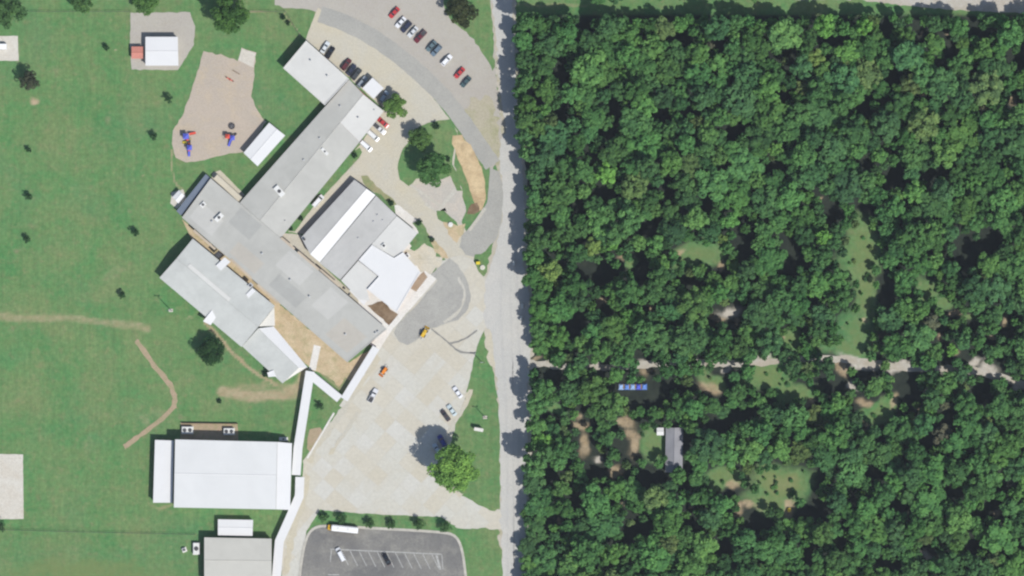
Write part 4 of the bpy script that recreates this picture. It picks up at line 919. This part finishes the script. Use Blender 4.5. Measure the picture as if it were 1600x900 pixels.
slide(MB(), (.2, .1, 1.4), (-.9, -2.6, .25)).build('slide', pblue, root); slide(MB(), (1.0, 1.2, 1.4), (2.2, 2.4, .25), .5).build('slide', pdark, root)
MB().box((-.4, .9, 1.3), (1.2, .8, .1)).build('bridge', pred, root)
MB().tube((-2.4, 2.2, 0), (-2.4, 2.2, 2.0), .06).tube((-2.6, .2, 0), (-2.6, .2, 2.0), .06).tube((-2.4, 2.2, 2.0), (-2.6, .2, 2.0), .05).build('climbing_bar', pdark, root)
root = empty('merry_go_round', W(362, 197, z), 'dark round spinner alone on the playground above the smaller climber', 'playground')
MB().tube((0, 0, .3), (0, 0, .42), 1.3, n=20).build('platform', pdark, root); MB().tube((0, 0, 0), (0, 0, .9), .12).build('spindle', steel, root)
for k in range(6):
    a_ = k * math.pi / 3; MB().tube((.2 * math.cos(a_), .2 * math.sin(a_), .9), (1.15 * math.cos(a_), 1.15 * math.sin(a_), .42), .035, n=5).build('handrail', steel, root)
root = empty('seesaw', W(359, 124, z), 'red seesaw near the top of the playground', 'seesaw', R(-30))
MB().box((0, 0, .55), (3.6, .35, .08)).build('beam', pred, root); MB().tube((0, -.4, .3), (0, .4, .3), .22, n=8).build('pivot', pdark, root)
for s_ in (-1, 1): MB().box((s_ * 1.5, 0, .66), (.4, .45, .1)).build('seat', pdark, root)
root = empty('spring_bench', W(369, 113, z), 'grey low balance beam just above the red seesaw', 'playground', R(-30))
MB().box((0, 0, .4), (3.2, .25, .1)).build('beam', wood, root)
for s_ in (-1, 1): MB().box((s_ * 1.3, 0, .17), (.2, .3, .35)).build('leg', wood, root)
# ------------------------------------------------------------------ poles, signs, small things
def utility_pole(x, y, h, label, arm=True, base=True, mat=wood, z=0.0):
    root = empty('light_pole', W(x, y, z), label, 'pole')
    MB().tube((0, 0, 0), (0, 0, h), .17, .11, n=8).build('shaft', mat, root)
    if base: MB().box((0, 0, .12), (1.6, 1.2, .25)).build('base', pad_mat, root)
    if arm:
        MB().box((0, 0, h - .4), (2.0, .14, .14)).build('crossarm', mat, root)
        for s_ in (-1, 1): MB().box((s_ * .8, 0, h - .1), (.5, .35, .35)).build('lamp_head', unit_dark, root)
utility_pole(267, 485, 11.5, 'tall light pole on the lawn beside the west wing', mat=steel)
utility_pole(758, 652, 8.5, 'utility pole on the east verge casting a thin shadow', z=.09)
utility_pole(753, 566, 7.5, 'pale utility pole at the upper tip of the east verge', base=False, mat=steel, z=.09)
root = empty('marquee_sign', W(748, 671, .09), 'low white roadside sign board on the east verge', 'sign', R(-10))
MB().box((0, 0, 2.2), (3.4, .9, 1.6)).build('board', wall_white, root); MB().box((0, 0, 3.06), (3.6, 1.3, .12)).build('cap', walk_mat, root)
for s_ in (-1, 1): MB().box((s_ * 1.3, 0, .7), (.35, .5, 1.4)).build('post', brick, root)
root = empty('notice_board', W(747, 411, .13), 'small yellow box on the grass tip by the drive', 'box', R(5))
MB().box((0, 0, 1.2), (1.5, 1.1, 1.2)).build('case', pyel, root)
for s_ in (-1, 1): MB().box((s_ * .5, 0, .35), (.15, .6, .7)).build('leg', steel, root)
root = empty('round_planter', W(754, 418, .13), 'round white planter next to the small yellow box', 'planter')
MB().tube((0, 0, 0), (0, 0, .55), .8, .95, n=18).build('bowl', plain('planter_white', (.66, .66, .62), .8), root); MB().tube((0, 0, .5), (0, 0, .60), .75, n=16).build('soil', plain('soil_pale', (.5, .48, .4), .9), root)
root = empty('round_planter', W(704, 351, .13), 'round white tub in the bare earth beside the asphalt patch', 'planter')
MB().tube((0, 0, 0), (0, 0, .6), .8, .95, n=18).build('bowl', MATS['planter_white'], root); MB().tube((0, 0, .55), (0, 0, .66), .75, n=16).build('soil', plain('soil_white', (.62, .62, .6), .9), root)
def roadside_box(x, y, label, h=1.1, col=MATS['planter_white']):
    root = empty('roadside_cabinet', W(x, y, .05), label, 'cabinet')
    MB().box((0, 0, h / 2 + .1), (.8, 1.9, h), 0, .95).build('case', col, root); MB().box((0, 0, .05), (1.1, 2.2, .1)).build('base', pad_mat, root)
roadside_box(816, 478, 'white roadside cabinet at the wood edge, upper of two'); roadside_box(814.5, 497, 'pale roadside cabinet at the wood edge, lower of two', .7)
roadside_box(803, 411, 'small pale box in the tree shade at the road edge', .8)
# blue tarpaulins in the wood
root = empty('tarpaulin_stack', W(988, 604, .03), 'long low stack under bright blue tarpaulins in the wood', 'tarpaulin', R(0))
tb = [plain('tarp_a', (.13, .26, .68), .45, .15), plain('tarp_b', (.09, .12, .62), .45, .15), plain('tarp_c', (.30, .46, .78), .45, .2)]
rr = random.Random(3)
for k in range(5):
    x0 = -5.6 + k * 2.28; n_ = 7; vs, fs = [], []
    hh = 1.3 + rr.random() * .5
    for i in range(n_):
        for j in range(n_):
            u, v_ = i / (n_ - 1), j / (n_ - 1); e = min(u, 1 - u, v_, 1 - v_)
            vs.append((x0 + u * 2.22, -1.25 + v_ * 2.5, hh * min(1, e * 3.5) ** .5 + rr.uniform(-.1, .1) * (e > 0)))
    for i in range(n_ - 1):
        for j in range(n_ - 1): a_ = i * n_ + j; fs.append((a_, a_ + n_, a_ + n_ + 1, a_ + 1))
    m_ = MB(); m_.add(vs, fs); m_.build('tarpaulin', tb[(2, 0, 2, 1, 0)[k]], root)
MB().box((0, 0, .5), (10.8, 1.9, 1.0)).build('log_stack', wood, root)
root = empty('yellow_barrel', W(1233, 797, .0), 'small yellow drum at the lower edge of the brown clearing', 'drum')
MB().tube((0, 0, 0), (0, 0, 1.0), .8, n=16).build('barrel', pyel, root); MB().tube((0, 0, 1.0), (0, 0, 1.05), .82, n=16).build('lid', plain('lid_yellow', (.6, .45, .05), .5), root)
root = empty('white_tank', W(1213, 799, .0), 'small white tank at the lower edge of the brown clearing', 'tank')
MB().tube((-.8, 0, .6), (.8, 0, .6), .55, n=14).build('shell', MATS['planter_white'], root)
for s_ in (-1, 1): MB().box((s_ * .5, 0, .15), (.2, .7, .3)).build('foot', steel, root)
# white machine on the left concrete pad
root = empty('covered_trailer', W(2, 73, .08), 'white covered trailer on the concrete pad cut off by the left edge', 'trailer')
MB().box((0, 0, 1.3), (4.4, 2.2, 1.8), 0, .97).build('body', buswhite, root)
for s_ in (-1, 1): MB().tube((0, s_ * .95, .35), (0, s_ * 1.15, .35), .35, n=12).build('wheel', tyre, root)
# ------------------------------------------------------------------ trees
def crown_arrays(seed, rad, z0, z1, n, leaf, lobes=18, lr=(.19, .37)):
    """leaf faces scattered over clustered lobes; returns (verts, quads, leaf tone)"""
    g = np.random.default_rng(seed); zc, rz = (z0 + z1) / 2, (z1 - z0) / 2
    L = []
    for k in range(lobes):
        f = (k + .5) / lobes; ph = k * 2.39996 + g.uniform(-.5, .5); zz = 1 - 1.75 * f
        rr_ = math.sqrt(max(0.05, 1 - zz * zz)); q = g.uniform(.50, .86)
        L.append((rr_ * math.cos(ph) * q * rad, rr_ * math.sin(ph) * q * rad, zc + zz * q * rz, g.uniform(*lr) * rad, g.uniform(.0, 1.0)))
    L.append((0, 0, zc + .1 * rz, .5 * rad, .5))
    L = np.array(L); w = L[:, 3] ** 2; w /= w.sum()
    idx = g.choice(len(L), n, p=w); lo = L[idx]
    d = g.normal(size=(n, 3)); d[:, 2] += .35; d /= np.linalg.norm(d, axis=1)[:, None]
    r_ = lo[:, 3] * g.uniform(.55, 1.06, n) ** .7
    zs = min(1.0, rz / rad * 1.05)
    c = lo[:, :3] + d * r_[:, None] * np.array([1, 1, max(.6, zs)])
    nm = d * .8 + g.normal(size=(n, 3)) * .55 + np.array([0, 0, .45]); nm /= np.linalg.norm(nm, axis=1)[:, None]
    a_ = np.cross(nm, g.normal(size=(n, 3))); a_ /= np.linalg.norm(a_, axis=1)[:, None]; b_ = np.cross(nm, a_)
    s = leaf * g.uniform(.6, 1.35, n)[:, None]
    v = np.stack([c - a_ * s, c - b_ * s * .62 + nm * s * .12, c + a_ * s, c + b_ * s * .62 + nm * s * .12], 1).reshape(-1, 3)
    q = np.arange(n * 4).reshape(n, 4)
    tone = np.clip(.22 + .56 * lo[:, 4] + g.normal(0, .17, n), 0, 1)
    return v, q, tone
def crown_mesh(name, seed, rad, z0, z1, n, leaf, lobes=18):
    v, q, tone = crown_arrays(seed, rad, z0, z1, n, leaf, lobes)
    me = np_mesh(name, v, q); me.materials.append(leaf_obj)
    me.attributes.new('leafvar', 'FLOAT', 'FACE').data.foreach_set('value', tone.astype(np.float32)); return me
def trunk_mesh(seed, h, r_, spread):
    rn = random.Random(seed); m_ = MB(); bend = Vector((rn.uniform(-.3, .3), rn.uniform(-.3, .3), 0))
    p1 = Vector((0, 0, h * .45)) + bend; p2 = Vector((0, 0, h * .8)) + bend * 1.5
    m_.tube((0, 0, 0), p1, r_, r_ * .7, 8); m_.tube(p1, p2, r_ * .7, r_ * .25, 8)
    for k in range(6):
        a_ = k * 1.05 + rn.uniform(-.3, .3); s_ = p1.lerp(p2, rn.uniform(0, .7))
        m_.tube(s_, s_ + Vector((math.cos(a_) * spread * .75, math.sin(a_) * spread * .75, h * rn.uniform(.12, .28))), r_ * .38, r_ * .08, 6)
    me = m_.me('trunk'); me.materials.append(bark); return me
def tree(name, label, x, y, rad, h, tint, n=2200, leaf=None, seed=None, z=0.0, low=.34, cat='tree', group=None, lobes=18, off=True):
    seed = seed or int(x * 31 + y * 17)
    root = empty(name, W(x, y, z), label, cat, 0, group)
    leaf = leaf or max(.16, rad * .085)
    c = obj('crown', crown_mesh('crown', seed, rad, h * low, h, n, leaf, lobes), None, root); c.color = (*tint, 1)
    obj('trunk', trunk_mesh(seed, h * .9, max(.06, rad * .055), rad), None, root)
    return root
GN, BRT, DRK, OLV, BRN = (.050, .100, .040), (.085, .185, .045), (.030, .065, .034), (.085, .105, .045), (.085, .085, .055)
tree('oak_tree', 'largest lone bright green tree on the east verge, shading parked cars', 709, 731, 9.6, 20, (.175, .335, .080), 6500, .52, low=.45, lobes=30)
tree('oak_tree', 'bright green tree beside the entrance canopy', 617, 166, 5.2, 8.5, (.135, .25, .065), 2400, .42)
tree('oak_tree', 'mid-size tree at the upper end of the grass island', 656, 218, 4.6, 9.0, (.105, .20, .06), 2200, .40, z=.1)
tree('oak_tree', 'broad tree in the middle of the grass island with a black shadow', 678, 263, 7.0, 14, (.080, .185, .06), 3600, .46, z=.1, low=.45)
tree('round_tree', 'round dense dark tree alone on the lawn by the west wing', 331, 549, 6.0, 9.5, (.035, .085, .032), 5200, .32, low=.12, lobes=30)
tree('oak_tree', 'big dark tree on the top left lawn with a wide shadow', 361, 26, 7.6, 14.5, (.075, .165, .045), 4400, .45, lobes=24, low=.35)
tree('oak_tree', 'tree above the top edge behind the big dark lawn tree', 340, -22, 6.5, 13, (.045, .10, .038), 2600, .45)
tree('oak_tree', 'large tree filling the top left corner', 14, 18, 7.2, 11, (.085, .175, .065), 3600, .45)
tree('oak_tree', 'green tree cut by the top edge, left of the gravel pad', 131, 3, 4.6, 9, (.09, .185, .06), 2200, .40)
tree('oak_tree', 'green tree cut by the top edge over the gravel pad', 229, 5, 5.8, 10, (.10, .205, .06), 2800, .42)
tree('thin_tree', 'sparse brownish tree on the left lawn below the concrete pad', 47, 127, 4.0, 9.5, (.075, .085, .055), 1300, .36, low=.25)
tree('oak_tree', 'dark olive tree between the gravel lot and the road at the top', 722, 18, 6.2, 10, (.060, .075, .036), 3000, .42, z=.06)
sap = 'young trees dotted over the lawn'
for x, y, r_, lb in ((264, 155, 1.7, 'small dark young tree on the lawn left of the playground top'), (241, 214, 1.6, 'small dark young tree on the lawn left of the playground climber'),
                     (45, 234, 1.0, 'tiny dark young tree, topmost of three along the far left lawn'), (46, 307, 1.6, 'small young tree, middle of three along the far left lawn'),
                     (43, 374, 1.5, 'small young tree, lowest of three along the far left lawn'), (212, 364, 1.6, 'small dark young tree on the lawn west of the middle block'),
                     (191, 462, 1.5, 'small dark young tree just above the tan track'), (167, 75, 1.2, 'tiny shrub on the lawn left of the red shed')):
    tree('young_tree', lb, x, y, r_ * 1.1, r_ * 2.9, (.046, .105, .045), 420, .24, low=.12, group=sap, lobes=10)
bed = 'shrubs in the bed above the asphalt lot'
for k, (x, y, r_) in enumerate(((506, 808, 2.0), (534, 810, 2.4), (578, 818, 2.2), (612, 819, 1.9), (655, 820, 2.6), (696, 822, 2.9))):
    nth = ['leftmost', 'second from left', 'third from left', 'fourth from left', 'fifth from left', 'rightmost'][k]
    tree('round_shrub', 'round green shrub in the bed above the asphalt lot, ' + nth, x, y, r_, r_ * 2.0, (.065, .14, .05), 620, .26, z=.09, low=.10, cat='shrub', group=bed, lobes=12)
for x, y, r_, lb in ((500, 634, 1.8, 'dark shrub on the corner lawn between the walkways'), (442, 27, 1.1, 'small shrub by the fence corner near the gravel lot, upper'), (450, 36, 1.0, 'small shrub by the fence near the gravel lot, lower'),
                     (377, 27, 1.6, 'dark shrub at the right foot of the big dark lawn tree'), (554, 243, 1.3, 'dark shrub at the top end of the grass strip'), (470, 341, 1.2, 'dark shrub low in the grass strip'),
                     (611, 317, 1.4, 'small shrub at the corner of the narrow school annex'), (655, 348, 1.4, 'small shrub at the corner of the pale corner block'), (675, 374, 1.2, 'dark shrub beside the front drive'),
                     (700, 249, 1.2, 'small shrub east of the island trees'), (682, 197, 1.8, 'small grey-green shrub at the top of the grass island'), (455, 357, .9, 'small shrub at the bottom end of the grass strip'),
                     (343, 627, 1.0, 'tiny shrub on the lawn below the round dark tree'), (2, 822, 2.6, 'dark shrub at the corner of the lower left concrete pad'), (415, 585, 1.3, 'small shrub beside the west wing tail')):
    tree('shrub', lb, x, y, r_, r_ * 1.7, (.035, .075, .036), 380, .22, z=.06, low=.08, cat='shrub', lobes=9)
# the wood
rng = random.Random(11)
occ = []          # (x, y, r) in pixels
def blocked(x, y, r):
    if x - r * .85 < tree_line_x(y) - 6 or y - r < 20 or x > 1650 or y > 950: return True
    for cx, cy, rx, ry, k in OPEN:
        pad = r * (.1 if r <= 9 else 1.05 if k in 'go' else .88 if k in 'dp' else .74)
        if ((x - cx) / (rx + pad)) ** 2 + ((y - cy) / (ry + pad)) ** 2 < 1: return True
    for lx, ly in LANE:
        if (x - lx) ** 2 + (y - ly) ** 2 < 49: return True
    return False
LANE_SIDE = [(872, 561), (892, 581), (908, 564), (962, 586), (978, 560), (1040, 578), (1062, 556), (1088, 575), (1112, 557), (1166, 578), (1170, 555), (1226, 556), (1238, 572), (1262, 549), (1290, 570), (1446, 566), (1456, 588), (1500, 584)]
placed = [(x, y, 14 + (i * 5) % 5, 'lane') for i, (x, y) in enumerate(LANE_SIDE)] + [(1285, 42, 19, 'bright'), (947, 272, 19, 'bright'), (1348, 42, 14, 'bright'), (955, 383, 10, 'bright'), (1273, 92, 16, 'lime'), (1486, 547, 11, 'bright'), (860, 425, 20, 'lime'), (925, 385, 15, 'lime'), (848, 690, 17, 'bright'), (1126, 373, 9, 'lime'), (1285, 372, 14, 'bright'), (1060, 742, 14, 'lane'), (1078, 668, 13, 'lane'), (1080, 712, 12, 'lane')]
grid = {}
def near(x, y, r, k_=.80):
    gx_, gy_ = int(x // 48), int(y // 48)
    for i in range(gx_ - 1, gx_ + 2):
        for j in range(gy_ - 1, gy_ + 2):
            for ox, oy, orr in grid.get((i, j), ()):
                if (x - ox) ** 2 + (y - oy) ** 2 < ((r + orr) * k_) ** 2: return True
    return False
def put(x, y, r): grid.setdefault((int(x // 48), int(y // 48)), []).append((x, y, r))
wood_trees = []
def shade_height(x, y):
    """trees that would throw a clearing into shade are made lower so it stays lit"""
    for d_ in (8, 16, 24, 32):
        for cx, cy, rx, ry, k in OPEN:
            if k in 'gdpof' and rx > 6 and ((x - d_ - cx) / rx) ** 2 + ((y - d_ - cy) / ry) ** 2 < 1: return .62 if d_ > 8 else .72
    return 1.0
def edge_height(y):
    y -= 32
    return 1.08 if y < 430 else .68 if y < 535 else 1.1 if y < 600 else .68 if y < 660 else 1.15 if y < 712 else .55
for x, y, r, k in placed: put(x, y, r); wood_trees.append((x, y, r, k))
for y in range(34, 960, 30):
    for _ in range(40):
        r = rng.uniform(16, 21); yy = y + rng.uniform(-10, 10); x = tree_line_x(yy) - 3 + r * .62 + rng.uniform(0, 9)
        if near(x, yy, r, .62) or any(((x - cx) / (rx + r * .7)) ** 2 + ((yy - cy) / (ry + r * .7)) ** 2 < 1 for cx, cy, rx, ry, k in OPEN if k in 'gdpfo'): continue
        put(x, yy, r); wood_trees.append((x, yy, r, 'edge')); break
for rmax, tries in ((30, 260), (26, 500), (21, 1800), (17, 4500), (13, 9000), (9.5, 8000), (7, 2500)):
    for _ in range(tries):
        x, y, r = rng.uniform(800, 1650), rng.uniform(20, 950), rmax * rng.uniform(.82, 1.1)
        if near(x, y, r, .62) or blocked(x, y, r): continue
        put(x, y, r); wood_trees.append((x, y, r, 'green'))
for cx, cy, rx, ry, k in OPEN:
    if k in 'go':
        for _ in range(int(rx * ry / 150)):
            a_, q_ = rng.uniform(0, 6.283), rng.uniform(.25, 1.15); x, y, r = cx + rx * q_ * math.cos(a_), cy + ry * q_ * math.sin(a_), rng.uniform(2.0, 4.6)
            if min((x - lx) ** 2 + (y - ly) ** 2 for lx, ly in LANE) > 120 and not (1012 < x < 1072 and 660 < y < 742): wood_trees.append((x, y, r, 'bush'))
# a few beyond the frame's top edge, along the grass verge
for x, y, r in ((935, -4, 14), (960, -8, 16), (1150, -14, 16), (1120, -10, 12), (820, -16, 12), (1000, -14, 14), (1030, -10, 12), (1065, -12, 15), (1175, -8, 12)): wood_trees.append((x, y, r, 'green'))
NV = 10
UN = [crown_arrays(500 + k, 4.0, 5.5 + .25 * (k % 3), 14.5 + .5 * (k % 4), 1700, .42, 24 + k % 9, (.15, .31)) for k in range(NV)]
cme = []
for k, (v, q, tone) in enumerate(UN):
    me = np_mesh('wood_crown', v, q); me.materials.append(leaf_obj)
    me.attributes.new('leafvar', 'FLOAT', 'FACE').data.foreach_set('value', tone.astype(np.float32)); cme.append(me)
tme = [trunk_mesh(900 + k, 12, .26, 3.2) for k in range(4)]
def tint_of(kind, rn):
    if kind == 'bright': return (.160, .360, .085)
    if kind == 'lime': return (.185, .290, .085)
    u = rn.random()
    base = (.082, .196, .066) if u < .5 else (.070, .165, .066) if u < .74 else (.108, .235, .070) if u < .95 else (.120, .190, .072) if u < .997 else (.140, .150, .095)
    k = rn.uniform(.78, 1.28); return tuple(c * k * rn.uniform(.94, 1.06) for c in base)
wood_trees.sort(key=lambda t_: -t_[2] - (100 if t_[3] in ('bright', 'lime', 'edge', 'lane') else 0) + (1000 if not (0 <= t_[0] <= 1600 and 0 <= t_[1] <= 900) else 0))
singles, mass = wood_trees[:290], wood_trees[290:]
print('wood trees', len(wood_trees))
MARKS = [(988, 604, 'the blue tarpaulins'), (1055, 700, 'the grey house in the wood'), (1222, 762, 'the brown clearing'), (1345, 430, 'the long grassy clearing'), (1090, 400, 'the small grassy clearing'),
         (1285, 42, 'the bright crown near the top road'), (947, 272, 'the bright crown in the wood'), (1545, 580, 'the pale gravel turnaround'), (1140, 485, 'the pale gravel patch'), (985, 695, 'the dirt drive'), (1470, 465, 'the slanting grass strip')]
ORD = ['nearest', 'second nearest', 'third nearest', 'fourth nearest', 'fifth nearest', 'sixth nearest', 'seventh nearest', 'eighth nearest', 'ninth nearest', 'tenth nearest'] + [w_ + ' nearest' for w_ in 'eleventh twelfth thirteenth fourteenth fifteenth sixteenth seventeenth eighteenth nineteenth twentieth'.split()]
DIRS = ['right of', 'upper right of', 'above', 'upper left of', 'left of', 'lower left of', 'below', 'lower right of']
sect = {}
for i, (x, y, r, k) in enumerate(singles):
    m_ = min(range(len(MARKS)), key=lambda q_: (MARKS[q_][0] - x) ** 2 + (MARKS[q_][1] - y) ** 2); dx, dy = x - MARKS[m_][0], MARKS[m_][1] - y
    sect.setdefault((m_, int(round(math.atan2(dy, dx) / (math.pi / 4))) % 8), []).append((math.hypot(dx, dy), i))
WOOD_LABEL = {}
for (m_, d_), lst in sect.items():
    for n_, (dist_, i) in enumerate(sorted(lst)):
        k = singles[i][3]; kind_ = 'bright yellow-green tree' if k in ('bright', 'lime') else 'road-edge tree' if k == 'edge' else 'large broadleaf tree' if singles[i][2] > 21 else 'broadleaf tree'
        WOOD_LABEL[i] = kind_ + (' that is the bright crown near the top road' if (m_, dist_) == (5, 0) else ' that is the bright crown in the wood' if (m_, dist_) == (6, 0) else ' %s %s, %s' % (DIRS[d_], MARKS[m_][2], ORD[n_]))
for i, (x, y, r, k) in enumerate(singles):
    rn = random.Random(i + 77); s_ = r * M_PX / 4.0; hs = rn.uniform(.78, 1.25) * shade_height(x, y) * (.55 + .45 * min(1.2, s_)) * (edge_height(y) if x < tree_line_x(y) + 45 else 1)
    tint = tint_of(k, rn); lb, gp = WOOD_LABEL[i], 'trees of the wood'
    root = empty('broadleaf_tree', W(x, y), lb, 'tree', rn.uniform(0, 6.28), gp); root.scale = (s_, s_, hs)
    c = obj('crown', cme[i % NV], None, root); c.color = (*tint, 1)
    obj('trunk', tme[i % 4], None, root)
vs, qs, tn, cl, base = [], [], [], [], 0
for i, (x, y, r, k) in enumerate(mass):
    rn = random.Random(i + 5077); v, q, tone = UN[(i * 7 + 3) % NV]
    keep = max(350, int(1700 * min(1, (r * M_PX / 4.0) ** 1.2))); v, q, tone = v[:keep * 4], q[:keep], tone[:keep]
    s_ = r * M_PX / 4.0; hs = rn.uniform(.70, 1.10) * shade_height(x, y) * (.45 + .55 * min(1.1, s_)) * (edge_height(y) if x < tree_line_x(y) + 45 else 1) * (.45 if k == 'bush' else 1); low_ = 5.4 if k == 'bush' else 0.0; a_ = rn.uniform(0, 6.28); ca, sa = math.cos(a_), math.sin(a_); o_ = W(x, y)
    grow = (1700 / keep) ** .25
    cc = v.reshape(-1, 4, 3); mid_ = cc.mean(1, keepdims=True); cc = mid_ + (cc - mid_) * grow / max(.55, s_) ** .35; vv_ = cc.reshape(-1, 3)
    vs.append(np.stack([(vv_[:, 0] * ca - vv_[:, 1] * sa) * s_ + o_.x, (vv_[:, 0] * sa + vv_[:, 1] * ca) * s_ + o_.y, (vv_[:, 2] - low_) * hs], 1))
    qs.append(q + base); base += len(v); tn.append(tone); cl.append(np.tile(np.array([*tint_of(k, rn), 1.0]), (len(q), 1)))
    tv = MB().tube((o_.x, o_.y, 0), (o_.x, o_.y, 9 * hs), .22 * s_, .1 * s_, 5)
vs, qs, tn, cl = np.concatenate(vs), np.concatenate(qs), np.concatenate(tn), np.concatenate(cl)
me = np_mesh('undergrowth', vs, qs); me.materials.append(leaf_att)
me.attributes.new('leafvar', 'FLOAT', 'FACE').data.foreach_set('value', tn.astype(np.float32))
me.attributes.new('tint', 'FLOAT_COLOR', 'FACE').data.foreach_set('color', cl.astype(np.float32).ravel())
o = obj('woodland', me); o['kind'] = 'stuff'; o['label'] = 'smaller trees and undergrowth filling the wood between the larger crowns'; o['category'] = 'woodland'

# ------------------------------------------------------------------ the air between the ground and the aircraft
hz = bpy.data.materials.new('haze'); hz.use_nodes = True; t = hz.node_tree; t.nodes.clear()
out = t.nodes.new('ShaderNodeOutputMaterial'); pv = t.nodes.new('ShaderNodeVolumePrincipled')
pv.inputs['Color'].default_value = (0.80, 0.88, 1.0, 1); pv.inputs['Density'].default_value = 1.35e-5
t.links.new(pv.outputs[0], out.inputs['Volume'])
o = MB().box((0, 0, (ALT + 30) / 2 - 0.75), (12400, 12400, ALT + 31.5)).build('haze', hz); o['kind'] = 'stuff'
